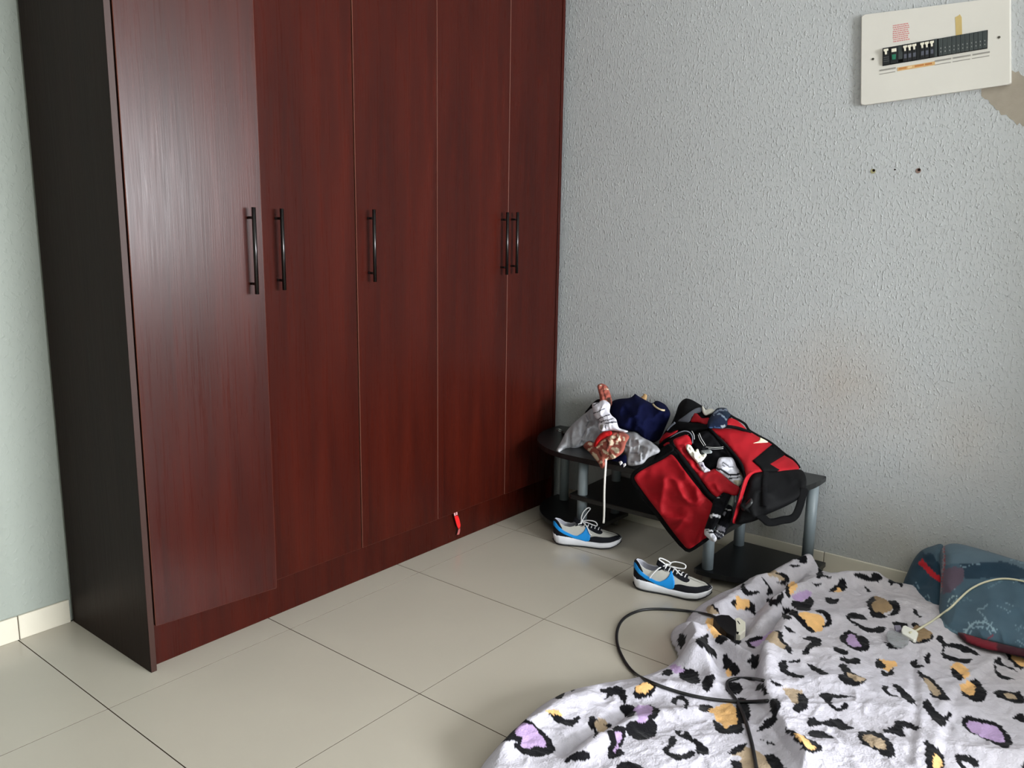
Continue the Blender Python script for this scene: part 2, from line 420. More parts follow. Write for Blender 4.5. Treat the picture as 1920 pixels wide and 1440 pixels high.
# skirting tiles along the walls
SK = .079
bb = structure(box('baseboard_back', (WALL_LEFT_X, WALL_BACK_Y-.004, 0), (.16, WALL_BACK_Y, SK-.003), M_grout, origin=(0, WALL_BACK_Y, 0)))
for i in range(-6, 1):
    x0, x1 = i*.6+.005, min(i*.6+.6+.005, .163)
    tile_piece('skirting_tile', (x0+.0014, WALL_BACK_Y-.011, 0), (x1-.0014, WALL_BACK_Y-.001, SK), bb, M_skirt, .0015)
br = structure(box('baseboard_right', (WALL_RIGHT_X-.004, WALL_FRONT_Y, 0), (WALL_RIGHT_X, .05, SK-.003), M_grout, origin=(WALL_RIGHT_X, 0, 0)))
for j in range(-10, 1):
    y0, y1 = max(j*.6, WALL_FRONT_Y), min(j*.6+.6, .05)
    tile_piece('skirting_tile', (WALL_RIGHT_X-.011, y0+.0014, 0), (WALL_RIGHT_X-.001, y1-.0014, SK), br, M_skirt, .0015)

# bare plaster where the paint came off, and old screw plugs, on the right wall
XW = WALL_RIGHT_X
pk = [(1898, 132), (1904, 136), (1910, 133), (1913, 139), (1917, 142), (1935, 148), (1975, 160), (1975, 262), (1940, 244), (1917, 236), (1912, 230), (1907, 235), (1900, 226), (1893, 222), (1887, 215), (1877, 216), (1873, 207), (1868, 206), (1862, 198), (1858, 196), (1853, 187), (1847, 186), (1840, 180), (1840, 168), (1870, 150)]
prism('bare_plaster', onx(*np.array(pk, float).T, XW), (-.0007, 0, 0), mat('bare_plaster', (158, 149, 136), .9, .1, noise=.1, nscale=40, bump=.2, bscale=150), wall_right)
def disc(name, u, v, r, material, depth=.002, n=16, parent=None):
    c = onx(u, v, XW); a = np.linspace(0, 2*math.pi, n, endpoint=False)
    return prism(name, [(XW, c[1]+r*math.cos(t), c[2]+r*math.sin(t)) for t in a], (-depth, 0, 0), material, parent)
M_plug = mat('wall_plug_plastic', (150, 145, 105), .6); M_hole = mat('drill_hole', (28, 20, 18), .9, .1)
for (u, v, mt) in ((1637, 321, M_plug), (1722, 320, mat('wall_plug_brown', (128, 104, 94), .7))):
    p = disc('wall_plug', u, v, .0085, mt, .0015, parent=wall_right)
    disc('plug_hole', u+1.5, v-1.5, .0048, M_hole, .0019, parent=p)
disc('screw_hole', 1678, 318, .003, M_hole, .0012, parent=wall_right)

# ================================================================== WARDROBE
M_wood = wood_mat('mahogany_laminate', (40, 10, 6), (60, 17, 9), .28, .17)
M_side = wood_mat('dark_side_laminate', (27, 16, 12), (35, 21, 16), .42, .07)
M_edge = mat('edge_banding', (100, 56, 44), .4, .4, noise=.1, nscale=60)
M_gap = mat('wardrobe_inside', (22, 15, 13), .8, .1)
M_handle = mat('gunmetal_handle', (62, 60, 60), .28, .5, metal=1.0)
WX0, WX1, WY0, WY1, WZ = .169, 2.208, .086, .592, 2.45
ward = empty('wardrobe', ((WX0+WX1)/2, (WY0+WY1)/2, 0), 'tall dark mahogany wardrobe with five doors filling the wall', 'wardrobe')
sp0 = box('side_panel', (WX0, WY0, 0), (WX0+.018, WY1, WZ), M_side, ward, .0006, 1)
sp0.data.materials.append(mat('side_edge_banding', (50, 28, 22), .45, .3, noise=.1, nscale=60))
for p in sp0.data.polygons:
    if p.normal.y < -.9: p.material_index = 1
box('side_panel', (WX1-.018, WY0, 0), (WX1, WY1, WZ), M_wood, ward, .0006, 1)
box('top_panel', (WX0+.018, WY0+.02, WZ-.018), (WX1-.018, WY1, WZ), M_wood, ward)
box('back_panel', (WX0+.018, WY1-.006, .1), (WX1-.018, WY1, WZ-.018), M_gap, ward)
box('bottom_panel', (WX0+.018, WY0+.022, .14), (WX1-.018, WY1-.006, .156), M_gap, ward)
box('plinth', (WX0+.018, WY0+.034, 0), (WX1-.018, WY0+.052, .15), M_wood, ward)
for x in (.589, .991, 1.398, 1.829):
    box('partition', (x-.008, WY0+.022, .156), (x+.008, WY1-.006, WZ-.018), M_gap, ward)
Z0 = .139
doors = [  # x0, x1, open angle in degrees, hinge side, handle x, handle z0, z1, gap tweak in z
    (.1935, .5870, 7.0, 'L', .350, 1.106, 1.362, -.001),
    (.5905, .9895, 0.0, 'R', .076, 1.110, 1.362, .001),
    (.9955, 1.3960, 0.0, 'R', .052, 1.121, 1.370, 0.0),
    (1.3985, 1.8280, 0.0, 'L', .386, 1.122, 1.379, .001),
    (1.8300, 2.1870, 0.0, 'R', .022, 1.126, 1.381, 0.0)]
for k, (x0, x1, ang, hs, hx, h0, h1, dz) in enumerate(doors):
    w = x1-x0; th = .018
    d = bpy.data.objects.new('door', None)
    bm = bmesh.new(); add_box(bm, (0, 0, Z0+dz), (w, th, WZ-.004), .0014, 1)
    me = bpy.data.meshes.new('door'); 
    bm.to_mesh(me); bm.free()
    me.materials.append(M_wood); me.materials.append(M_edge)
    for p in me.polygons:
        if abs(p.normal.y) < .9: p.material_index = 1
    d = bpy.data.objects.new('door', me); COL.objects.link(d); d.parent = ward
    base = Vector((x0, WY0+.002, 0)) - ward.location
    d.location = base
    if ang: d.rotation_euler = (0, 0, -math.radians(ang))
    bm = bmesh.new()
    add_tube(bm, [(hx, -.033, h0), (hx, -.033, h1)], .0062, 14)
    for zz in (h0+.030, h1-.030): add_tube(bm, [(hx, .0005, zz), (hx, -.032, zz)], .0042, 10)
    hm = bpy.data.meshes.new('handle'); bm.to_mesh(hm); bm.free(); hm.materials.append(M_handle)
    for p in hm.polygons: p.use_smooth = len(p.vertices) == 4
    ho = bpy.data.objects.new('handle', hm); COL.objects.link(ho); ho.parent = d
    if k == 0: d['label'] = 'wardrobe door standing slightly ajar'

# red tag caught under the fourth door
tg = empty('luggage_tag', tuple(ony(858, 1003, .09)), 'small red plastic tag dangling below the fourth wardrobe door', 'tag')
yy = WY0+.020
def yq(pts, y, name, m_, th=.003):
    return prism(name, ony(*np.array(pts, float).T, y), (0, th, 0), m_, tg, .0006)
M_tagred = mat('red_plastic', (214, 30, 32), .35, .5); M_tagclear = mat('clear_sleeve', (205, 150, 150), .2, .5)
yq([(850.5, 960), (853.5, 959), (854.5, 968), (852, 968)], yy, 'tag_strap', M_tagclear, .0015)
yq([(854.8, 958.5), (857, 958), (858.5, 967), (855.5, 967)], yy, 'tag_strap', M_tagclear, .0015)
yq([(852, 967.5), (858, 965), (861.5, 974), (863.5, 984), (863, 989), (860.5, 993), (857.5, 987), (854.5, 977)], yy, 'tag_body', M_tagred, .003)
yq([(860, 991.5), (863, 988), (862.5, 997), (861, 1002), (857, 1003), (858.5, 998)], yy, 'tag_loop', mat('faded_red_cord', (160, 80, 78), .6), .002)

# ================================================================== BREAKER PANEL
XP = WALL_RIGHT_X-.016
bp_ = empty('breaker_panel', tuple(onx(1757, 180, WALL_RIGHT_X)), 'cream electrical breaker panel with black switches high on the wall', 'breaker panel')
M_plate = mat('aged_cream_plastic', (212, 208, 200), .45, .4, noise=.05, nscale=6)
def wq(name, px, x0, dx, m_, parent=None, bev=0):
    """piece lying flat on the panel: px polygon on plane x0, dx thick towards the room"""
    return prism(name, onx(*np.array(px, float).T, x0), (-dx, 0, 0), m_, parent or bp_, bev)
def rounded(px, r=.06):
    p = np.array(px, float); out = []
    for i in range(len(p)):
        a, b, c = p[i-1], p[i], p[(i+1) % len(p)]
        for t in (0, .3, .7, 1):
            q = b+(a-b)*r*(1-t); s = b+(c-b)*r*t
            out.append(q*(1-t)+s*t if 0 < t < 1 else (b+(a-b)*r if t == 0 else b+(c-b)*r))
    return out
plate = [(1617, 30), (1896, -5), (1897, 159), (1615.5, 199)]
wq('plate', rounded(plate, .03), WALL_RIGHT_X, .016, M_plate, bev=.003)
def pc(x, y): return (1640+x*.125, 10+y*.125)       # pixel of a point in the enlarged view of the panel
slot = [pc(120, 645), pc(1697, 370), pc(1692, 648), pc(118, 912)]
M_bk = mat('breaker_black', (26, 28, 30), .5, .4); M_bk2 = mat('blank_module_grey', (56, 62, 62), .55, .4); M_tog = mat('toggle_cream', (224, 218, 200), .45)
M_sl = mat('breaker_dark_slot', (14, 14, 15), .8, .2)
wq('slot', slot, XP, .0012, M_sl)
def top_at(x): return 645+(x-120)*(370-645)/1577.0
def bot_at(x): return 912+(x-118)*(648-912)/1574.0
def module(name, xa, xb, m_, ta=.04, tb=.96, dx=.006):
    q = []
    for x, f in ((xa, ta), (xb, ta), (xb, tb), (xa, tb)):
        q.append(pc(x, top_at(x)+(bot_at(x)-top_at(x))*f))
    return wq(name, q, XP-.0012, dx, m_, bev=.0008)
def toggle(par, x, w=60):
    y0 = top_at(x)
    y0 += (bot_at(x)-top_at(x))*.08
    wq('toggle', [pc(x-w/2, y0+6), pc(x+w/2, y0-6), pc(x+w/2, y0+22), pc(x+w*.2, y0+30), pc(x+w*.18, y0+78), pc(x-w*.18, y0+84), pc(x-w*.2, y0+36), pc(x-w/2, y0+34)], XP-.0072, .006, M_tog, par, .0006)
b_ = module('breaker', 128, 232, M_bk); toggle(b_, 172, 64)
for k in range(3):
    y = top_at(172)+.52*267+k*30
    wq('print_line', [pc(135, y+8), pc(215, y-6), pc(215, y), pc(135, y+14)], XP-.0072, .0002, mat('grey_print', (96, 98, 100), .6), b_)
b_ = module('breaker', 240, 350, M_bk)
y0 = top_at(292); wq('toggle', [pc(258, y0+42), pc(326, y0+30), pc(326, y0+80), pc(258, y0+92)], XP-.0072, .006, M_tog, b_, .0006)
wq('test_button', [pc(262, y0+128), pc(318, y0+118), pc(314, y0+196), pc(266, y0+204)], XP-.0072, .004, mat('green_button', (32, 110, 84), .4), b_, .0006)
b_ = module('breaker', 358, 422, M_bk2, .06, .8)
for x in (460, 528, 596, 718, 786, 860):
    b_ = module('breaker', x-31, x+31, M_bk); toggle(b_, x, 58)
    yv = top_at(x)
    wq('rating_label', [pc(x-20, yv+150), pc(x+20, yv+142), pc(x+20, yv+205), pc(x-20, yv+212)], XP-.0072, .0003, mat('rating_grey', (82, 84, 96), .5), b_)
module('breaker', 632, 686, M_bk, .0, .98, .004); module('breaker', 895, 940, M_bk2, .0, .98, .004)
for k in range(11):
    x = 960+k*66
    b_ = module('blank_module', x, x+62, M_bk2, .02, .97, .005)
    yv = top_at(x+30); h_ = bot_at(x+30)-yv
    for f in (.52, .72):
        wq('clip_mark', [pc(x+26, yv+h_*f), pc(x+38, yv+h_*f-2), pc(x+38, yv+h_*f+16), pc(x+26, yv+h_*f+18)], XP-.0062, .0004, mat('clip_pale', (150, 152, 148), .5), b_)
M_strip = mat('label_holder_grey', (148, 144, 138), .4)
def tl(x): return 968+(x-78)*(688-968)/1650.0
for xa, xb in ((78, 318), (905, 1150), (1178, 1440), (1468, 1728)):
    wq('label_holder', [pc(xa, tl(xa)), pc(xb, tl(xb)), pc(xb, tl(xb)+22), pc(xa, tl(xa)+22)], XP, .002, M_strip, bev=.0005)
    wq('label_holder', [pc(xa-8, tl(xa)+62), pc(xb-8, tl(xb)+62), pc(xb-8, tl(xb)+72), pc(xa-8, tl(xa)+72)], XP, .0015, M_strip, bev=.0004)
lab = wq('label_strip', [pc(340, 935), pc(905, 840), pc(905, 895), pc(345, 988)], XP, .001, mat('orange_label', (206, 166, 112), .6, noise=.2, nscale=120))
for xa, xb, c in ((360, 480, (186, 124, 66)), (500, 560, (226, 196, 150)), (600, 740, (182, 118, 62)), (755, 860, (170, 108, 58))):
    ya = 945+(xa-340)*-.168; yb = 945+(xb-340)*-.168
    wq('label_print', [pc(xa, ya), pc(xb, yb), pc(xb, yb+26), pc(xa, ya+26)], XP-.001, .0002, mat('label_print_%d' % c[0], c, .6), lab)
wq('masking_tape', [pc(1208, 180), pc(1262, 150), pc(1276, 132), pc(1288, 150), pc(1306, 180), pc(1312, 436), pc(1218, 456)], XP, .0006, mat('masking_tape', (190, 166, 108), .6, noise=.06, nscale=50))
# the faded red notice: rows of print too small to read
verts = []; faces = []; rg = random.Random(4)
for r in range(9):
    yl = 300+r*30; x = 270+rg.random()*14
    while x < 505:
        wl = rg.uniform(10, 34); ys = yl-(x-270)*.165
        q = onx(*np.array([pc(x, ys), pc(min(x+wl, 524), ys-wl*.165), pc(min(x+wl, 524), ys-wl*.165+16), pc(x, ys+16)]).T, XP-.0003)
        k = len(verts); verts += q.tolist(); faces.append([k, k+1, k+2, k+3]); x += wl+rg.uniform(4, 8)
mesh('printed_notice', verts, faces, mat('faded_red_print', (202, 126, 124), .6), bp_)
for x, y in ((-24, 806), (1866, 480)):
    c = onx(*pc(x, y), XP); a = np.linspace(0, 2*math.pi, 12, endpoint=False)
    s_ = prism('screw', [(XP, c[1]+.0042*math.cos(t), c[2]+.0042*math.sin(t)) for t in a], (-.0016, 0, 0), mat('screw_steel', (120, 116, 108), .35, metal=1.0), bp_)
    prism('screw_slot', [(XP-.0016, c[1]-.0036, c[2]-.0006), (XP-.0016, c[1]+.0036, c[2]-.0002), (XP-.0016, c[1]+.0036, c[2]+.001), (XP-.0016, c[1]-.0036, c[2]+.0006)], (-.0003, 0, 0), M_sl, s_)

# ================================================================== ADDED BED SHAPE (out of view, put in to shade the blanket)
shade_bed = empty('shade_bed', (1.62, -3.55, 0), 'low dark wooden block with a pale top, added out of view to shade the blanket', 'shade_bed')
box('shade_bed_base', (1.06, -4.55, .06), (2.19, -2.61, .36), mat('shade_bed_wood', (70, 44, 34), .5), shade_bed, .01)
box('shade_bed_top', (1.07, -4.53, .36), (2.18, -2.63, .70), mat('shade_bed_ticking', (196, 190, 182), .8, .1, noise=.05), shade_bed, .04, 3)
for x in (1.10, 2.15):
    for y in (-4.50, -2.66): box('leg', (x-.03, y-.03, 0), (x+.03, y+.03, .06), mat('shade_bed_wood'), shade_bed)

# ================================================================== TV STAND
M_glass = mat('black_board', (20, 21, 22), .32, .5, noise=.2, nscale=9, bump=.05, bscale=90)
M_leg = mat('grey_metal_tube', (128, 138, 143), .42, .5, noise=.04, nscale=30)
M_foot = mat('clear_grey_foot', (120, 116, 108), .4)
STX0, STX1 = 1.815, 2.232
LY, RY = .075, -1.185        # ends of the top along the wall
TOPZ = .390
stand = empty('tv_stand', (2.03, -.585, 0), 'low black and grey tube TV stand against the wall', 'tv stand')
LEGS = dict(L1=(2.156, -.012), L3=(2.157, -.292), L2=(1.893, -.288), R1=(1.848, -.892), R2=(2.156, -.884), R3=(2.166, -1.160))
def arc(c, rx, ry, a0, a1, n=12):
    return [(c[0]+rx*math.cos(math.radians(a0+(a1-a0)*k/n)), c[1]+ry*math.sin(math.radians(a0+(a1-a0)*k/n))) for k in range(n+1)]
def board(name, pts, z0, z1):
    return prism(name, [(x, y, z0) for x, y in pts], (0, 0, z1-z0), M_glass, stand, .004)
pts = [(STX1, LY)] + arc((STX1-.06, -.27), STX1-.06-STX0, LY+.27, 90, 180) + arc((STX1-.06, -.90), STX1-.06-STX0, -RY-.90, 180, 270) + [(STX1, RY)]
board('top_board', pts, TOPZ-.022, TOPZ)
board('middle_shelf', [(2.228, -.222), (1.868, -.238), (1.863, -.25), (1.863, -.925), (1.868, -.935), (2.228, -.945)], .186, .206)
board('base_shelf', [(2.205, .06)] + arc((2.15, -.27), .30, .33, 90, 180) + [(1.85, -.325), (2.205, -.335)], .036, .055)
board('base_shelf', [(2.205, -.845), (1.822, -.850), (1.812, -.865)] + arc((2.15, -.895), .338, .325, 180, 270) + [(2.205, -1.22)], .036, .055)
for k, (x, y) in LEGS.items():
    tube('leg', [(x, y, .055), (x, y, .372)], .0215, M_leg, stand, 20)
    tube('foot', [(x, y, 0), (x, y, .037)], .018, M_foot, stand, 16)

# ================================================================== SHOES
M_mid = mat('shoe_midsole_white', (226, 226, 232), .5, .3); M_out = mat('shoe_outsole_black', (18, 18, 22), .6)
M_mesh = mat('shoe_mesh_grey', (186, 184, 178), .75, .2, noise=.08, nscale=200, bump=.3, bscale=900)
M_blk = mat('shoe_suede_black', (22, 23, 30), .8, .2, bump=.2, bscale=600); M_blue = mat('shoe_blue', (22, 142, 222), .5, .35)
M_lin = mat('shoe_lining', (196, 196, 206), .85, .1); M_lace = mat('shoe_lace', (232, 232, 234), .8, .1)
SL = .288
ks = np.array([0, .012, .04, .1, .2, .35, .5, .62, .74, .83, .9, .95, .985, 1.0])
kw = np.array([0, .013, .024, .033, .0365, .035, .036, .041, .0455, .0445, .038, .029, .016, 0])
def fi(x, a, b): return np.interp(x, a, b)
def s_w(s): return fi(s, ks, kw)
def s_bot(s): return fi(s, [0, .06, .15, .7, .85, 1], [.010, .003, 0, 0, .006, .022])
def s_mid(s): return fi(s, [0, .1, .25, .33, .5, .7, .85, 1], [.046, .044, .041, .036, .030, .029, .034, .046])
def s_top(s): return fi(s, [0, .03, .08, .16, .25, .32, .37, .45, .55, .66, .78, .88, .95, 1], [.100, .108, .101, .086, .082, .088, .098, .095, .086, .075, .064, .058, .052, .047])
def s_in(s):   # how far the upper closes over the foot (1 = closed)
    return fi(s, [0, .05, .09, .2, .3, .36, .40], [1, .72, .50, .46, .48, .62, 1.0])
def surf(s, t, side, off=0.0):
    """point of the upper: s along the shoe, t from the sole (0) to the top (1), side -1/+1"""
    w = s_w(s)*(1.0-.02) ; th = t*math.asin(min(1, s_in(s)))
    th = t*(math.pi/2)*s_in(s)
    c = math.cos(th); sn = math.sin(th)/max(math.sin((math.pi/2)*s_in(s)), 1e-6)
    zt, zm = s_top(s), s_mid(s)-.004
    y = w*(c**.75)*(1-.10*t); z = zm+(zt-zm)*sn
    x = s*SL + .012*(1-2*s)*0
    return np.array([x, side*y, z])
def surf_n(s, t, side, off):
    p = surf(s, t, side); e = .004
    a = surf(min(s+e, 1), t, side)-surf(max(s-e, 0), t, side); b = surf(s, min(t+e, 1), side)-surf(s, max(t-e, 0), side)
    n = np.cross(a, b); l = np.linalg.norm(n)
    if l < 1e-12: return p
    n = n/l
    ctr = np.array([p[0]*.96+.5*SL*.04, 0, .035])
    if n@(p-ctr) < 0: n = -n
    return p+n*off
def st_patch(poly, step=.018, smooth=True):
    ol = catmull(poly, 4, True) if smooth else np.asarray(poly, float)
    ol[:, 0] = np.clip(ol[:, 0], .001, .999); ol[:, 1] = np.clip(ol[:, 1], 0, 1)
    gx, gy = np.meshgrid(np.arange(0, 1, step), np.arange(0, 1, step*2.2)); gx = gx.ravel(); gy = gy.ravel()
    k = inpoly(gx, gy, ol) & (edge_dist(gx, gy, ol) > step*.4)
    pts_ = np.vstack([ol, np.stack([gx[k], gy[k]], 1)]); nb = len(ol)
    vo, eo, fo, *_ = delaunay_2d_cdt([Vector(p) for p in pts_.tolist()], [(i, (i+1) % nb) for i in range(nb)], [], 1, 1e-6)
    return [tuple(v) for v in vo], [list(f) for f in fo]
def make_shoe(label, heel, toe, lace_seed):
    heel = np.array(heel); toe = np.array(toe); t = (toe-heel)[:2]; t = t/np.linalg.norm(t); n = np.array([-t[1], t[0]])
    o = empty('sneaker', (heel[0], heel[1], 0), label, 'shoe', 'pair of running shoes on the floor')
    def P(q): return (heel[0]+t[0]*q[0]+n[0]*q[1], heel[1]+t[1]*q[0]+n[1]*q[1], q[2])
    ss = np.concatenate([np.linspace(0, .06, 8), np.linspace(.08, .9, 40), np.linspace(.915, 1, 12)])
    # sole pieces
    def sole(name, lo, hi, m_, flare):
        V = []; F = []; prof = [(0, 0), (0, .85), (.25, 1.0), (.75, 1.0), (1, .93), (1, 0)]
        for s in ss:
            z0, z1 = lo(s), hi(s)
            for side in (-1, 1):
                for (f, wf) in (prof if side < 0 else prof[::-1]):
                    V.append(P((s*SL + (f-.5)*.006*((-1) if s < .05 else (1 if s > .95 else 0)), side*s_w(s)*flare*wf, z0+(z1-z0)*f)))
        m_n = 2*len(prof)
        for i in range(len(ss)-1):
            for k in range(m_n):
                F.append([i*m_n+k, i*m_n+(k+1) % m_n, (i+1)*m_n+(k+1) % m_n, (i+1)*m_n+k])
        F.append(list(range(m_n))[::-1]); F.append([(len(ss)-1)*m_n+k for k in range(m_n)])
        return mesh(name, V, F, m_, o, True)
    sole('outsole', s_bot, lambda s: s_bot(s)+.006, M_out, 1.03)
    sole('midsole', lambda s: s_bot(s)+.004, s_mid, M_mid, 1.09)
    tts = np.linspace(0, 1, 14)
    for side, nm in ((-1, 'upper'), (1, 'upper')):
        V = []; F = []; k = len(tts)
        for s in ss:
            for tt in tts: V.append(P(surf(s, tt, side)))
        n0 = len(V)
        for s in ss:
            for tt in tts: V.append(P(surf_n(s, tt, side, -.0035)))
        for i in range(len(ss)-1):
            for j in range(k-1):
                q = [i*k+j, i*k+j+1, (i+1)*k+j+1, (i+1)*k+j]; F.append(q); F.append([a+n0 for a in q[::-1]])
            F.append([i*k+k-1, i*k+k-1+n0, (i+1)*k+k-1+n0, (i+1)*k+k-1])
        fm = []
        for i in range(len(ss)-1): fm += [0, 1]*(k-1)+[1]
        mesh(nm, V, F, None, o, True, mats=[M_mesh, M_lin], fmat=fm)
    # insole
    V = []; F = []
    for s in ss: V += [P((s*SL, -s_w(s)*.9, s_mid(s)+.004)), P((s*SL, s_w(s)*.9, s_mid(s)+.004))]
    for i in range(len(ss)-1): F.append([2*i, 2*i+1, 2*i+3, 2*i+2])
    mesh('insole', V, F, M_lin, o)
    def overlay(name, poly, m_, off, both=True):
        vv, ff = st_patch(poly)
        for side in ((-1, 1) if both else (-1,)):
            V = [P(surf_n(a, b, side, off)) for a, b in vv]; V += [P(surf_n(a, b, side, -.0005)) for a, b in vv]; n0 = len(vv)
            F = [f for f in ff]; cnt = {}
            for f in ff:
                for a, b in zip(f, f[1:]+f[:1]): cnt.setdefault((min(a, b), max(a, b)), []).append((a, b))
            F += [[b, a, a+n0, b+n0] for l in cnt.values() if len(l) == 1 for a, b in l]
            mesh(name, V, F, m_, o, True)
    overlay('heel_counter', [(0.0, .0), (.0, .42), (.07, .42), (.17, .3), (.28, .1), (.30, 0)], M_blk, .0016)
    overlay('heel_tab', [(.0, .66), (.0, 1), (.05, 1), (.085, .97), (.12, .80), (.14, .62), (.06, .62)], M_blk, .0014)
    overlay('toe_guard', [(.44, 0), (.52, .16), (.62, .34), (.74, .42), (.86, .56), (.93, .86), (.96, 1), (1, 1), (1, 0), (.75, 0)], M_blk, .0018)
    overlay('eyestay', [(.33, .93), (.39, .80), (.50, .66), (.62, .55), (.70, .58), (.73, .78), (.70, .88), (.60, .80), (.50, .84), (.42, .95), (.36, 1)], M_blk, .0015)
    overlay('side_stripe', [(0, .46), (.04, .42), (.12, .34), (.22, .20), (.34, .07), (.45, .03), (.51, .03), (.552, .12), (.547, .42), (.488, .82), (.476, .55), (.44, .34), (.38, .23), (.30, .30), (.22, .46), (.12, .62), (.04, .72), (0, .70)], M_blue, .0028)
    # tongue
    V = []; F = []
    for i, s in enumerate(np.linspace(.33, .70, 9)):
        z = fi(s, [.33, .40, .70], [.118, .100, .078]); wd_ = fi(s, [.33, .38, .7], [.020, .022, .014])
        for j in range(5):
            a = (j-2)/2.0; V.append(P((s*SL-(.008 if i == 0 else 0), a*wd_, z-.007*a*a)))
        for j in range(5):
            a = (j-2)/2.0; V.append(P((s*SL-(.008 if i == 0 else 0), a*wd_, z-.007*a*a-.005)))
    for i in range(8):
        for j in range(4):
            F.append([i*10+j, i*10+j+1, i*10+j+11, i*10+j+10]); F.append([i*10+5+j, i*10+5+j+10, i*10+5+j+11, i*10+5+j+1])
    F.append([0, 5, 6, 7, 8, 9, 4, 3, 2, 1])
    mesh('tongue', V, F, M_blk, o, True)
    # laces: crossing bars, a bow and loose ends
    for s in (.42, .47, .52, .57, .62, .67):
        z = s_top(s)+.0035
        tube('lace', [P((s*SL-.004, -.019, z-.010)), P((s*SL-.001, -.010, z-.001)), P((s*SL, 0, z+.001)), P((s*SL+.001, .010, z-.001)), P((s*SL+.004, .019, z-.010))], .0024, M_lace, o, 6)
    kz = s_top(.42)+.006
    if lace_seed == 1:
        lp = [(.42, 0, 0), (.41, -.005, .018), (.44, -.008, .045), (.50, -.004, .062), (.535, 0, .058), (.50, .002, .042), (.45, .002, .018), (.42, 0, 0)]
        l2 = [(.42, 0, 0), (.50, -.012, .010), (.60, -.022, .012), (.645, -.026, .004), (.64, -.026, -.006), (.58, -.020, -.004), (.50, -.012, 0), (.42, 0, 0)]
        e1 = [(.42, 0, 0), (.40, -.016, -.004), (.37, -.022, -.006)]; e2 = [(.42, 0, 0), (.50, -.026, -.012), (.55, -.036, -.038), (.58, -.037, -.044)]
    else:
        lp = [(.42, 0, 0), (.38, -.008, .012), (.33, -.012, .022), (.34, -.010, .028), (.40, -.004, .022), (.47, 0, .010), (.42, 0, 0)]
        l2 = [(.42, 0, 0), (.50, .004, .016), (.60, .002, .018), (.66, -.004, .014), (.655, -.010, .004), (.58, -.008, .0), (.50, -.004, 0), (.42, 0, 0)]
        e1 = [(.42, 0, 0), (.34, -.024, -.006), (.27, -.037, -.028), (.24, -.040, -.044)]; e2 = [(.42, 0, 0), (.52, -.016, .002), (.60, -.022, -.014), (.64, -.024, -.018)]
    for q in (lp, l2, e1, e2):
        c = catmull([(a*SL, b, kz+z) for a, b, z in q], 6)
        tube('lace', [P(v) for v in c], .0024, M_lace, o, 6)
    tube('lace_knot', [P((.41*SL, -.006, kz-.002)), P((.42*SL, 0, kz+.003)), P((.43*SL, .006, kz-.002))], .005, M_lace, o, 8)
    return o
# heel and toe found from the near edge of the soles, moved in by half a shoe
def shoe_at(hu, hv, tu, tv):
    a = onz(hu, hv, .006); b = onz(tu, tv, .012); t = (b-a)/np.linalg.norm(b-a); n = np.array([-t[1], t[0], 0])
    mid = (a+b)/2 + n*.016; mid[2] = 0; t[2] = 0
    return mid-t*SL/2, mid+t*SL/2
h, t_ = shoe_at(1035, 1016, 1165, 1024)
make_shoe('grey, black and blue sneaker under the front leg of the TV stand, farther shoe', h, t_, 1)
h, t_ = shoe_at(1184, 1098, 1334, 1122)
make_shoe('grey, black and blue sneaker beside the leopard blanket, nearer shoe', h, t_, 2)

# ================================================================== CLOTHES ON THE STAND
def Xz(u, v, z): return float(onz(u, v, z)[0])
TZ = TOPZ
M_cl = mat('knit_fabric', attr=True, rough=.9, spec=.08, sheen=.03, bump=.25, bscale=700, noise=.06, nscale=40)
M_navy = mat('navy_velour', (9, 13, 44), .9, .08, noise=.15, nscale=25, bump=.15, bscale=500)
M_black = mat('black_cotton', (15, 15, 18), .9, .1, noise=.15, nscale=30)

cloth('dark_shirt', [(1096, 778), (1104, 764), (1113, 754), (1123, 748), (1135, 752), (1150, 765), (1160, 790), (1140, 815), (1110, 800)],
      [(1096, 778, 2.16), (1123, 748, 2.19), (1150, 765, 2.17), (1120, 805, Xz(1120, 805, .40))], M_black, step=4, bulge=.02, back=.02, wr=.008, seed=3, origin='base')
props(bpy.data.objects['dark_shirt'], 'black crumpled garment at the back of the clothes heap by the wardrobe', 'clothing')

GREY = (160, 160, 165)
cloth('grey_tracksuit', [(1043, 846), (1046, 838), (1053, 826), (1061, 810), (1072, 797), (1085, 785), (1100, 773), (1114, 763), (1135, 768), (1160, 790), (1178, 806), (1190, 806), (1205, 820), (1222, 829), (1238, 846), (1216, 858), (1204, 870), (1179, 873), (1174, 862), (1172, 850), (1150, 846), (1120, 836), (1106, 830), (1090, 837), (1078, 841), (1066, 842), (1053, 846), (1050, 850)],
      [(1043, 846, Xz(1044, 842, TZ+.01)), (1070, 842, 1.93), (1100, 773, 2.14), (1085, 800, 2.05), (1120, 800, 2.06), (1135, 768, 2.16), (1110, 830, 1.97), (1150, 846, 1.89), (1178, 872, 1.83), (1204, 870, 1.83), (1238, 846, 1.88), (1205, 822, 1.97), (1178, 806, 2.03)],
      M_cl, step=2.4, bulge=.03, back=.02, edge=14, wr=.018, wscale=13, seed=12, base=GREY, lean=(1.25, .75),
      paint=[((196, 196, 200), [(1043, 846), (1046, 840), (1054, 842), (1052, 850)]), ((120, 120, 128), line_poly([(1178, 865), (1192, 866), (1205, 862)], 1.6)),
             ((118, 118, 126), line_poly([(1098, 775), (1104, 790), (1096, 810), (1090, 826), (1086, 838)], 1.6)), ((120, 120, 128), line_poly([(1176, 851), (1190, 850), (1208, 846)], 1.5))], origin='base')
props(bpy.data.objects['grey_tracksuit'], 'light grey jersey garment with ribbed cuff spread under the clothes heap', 'clothing')

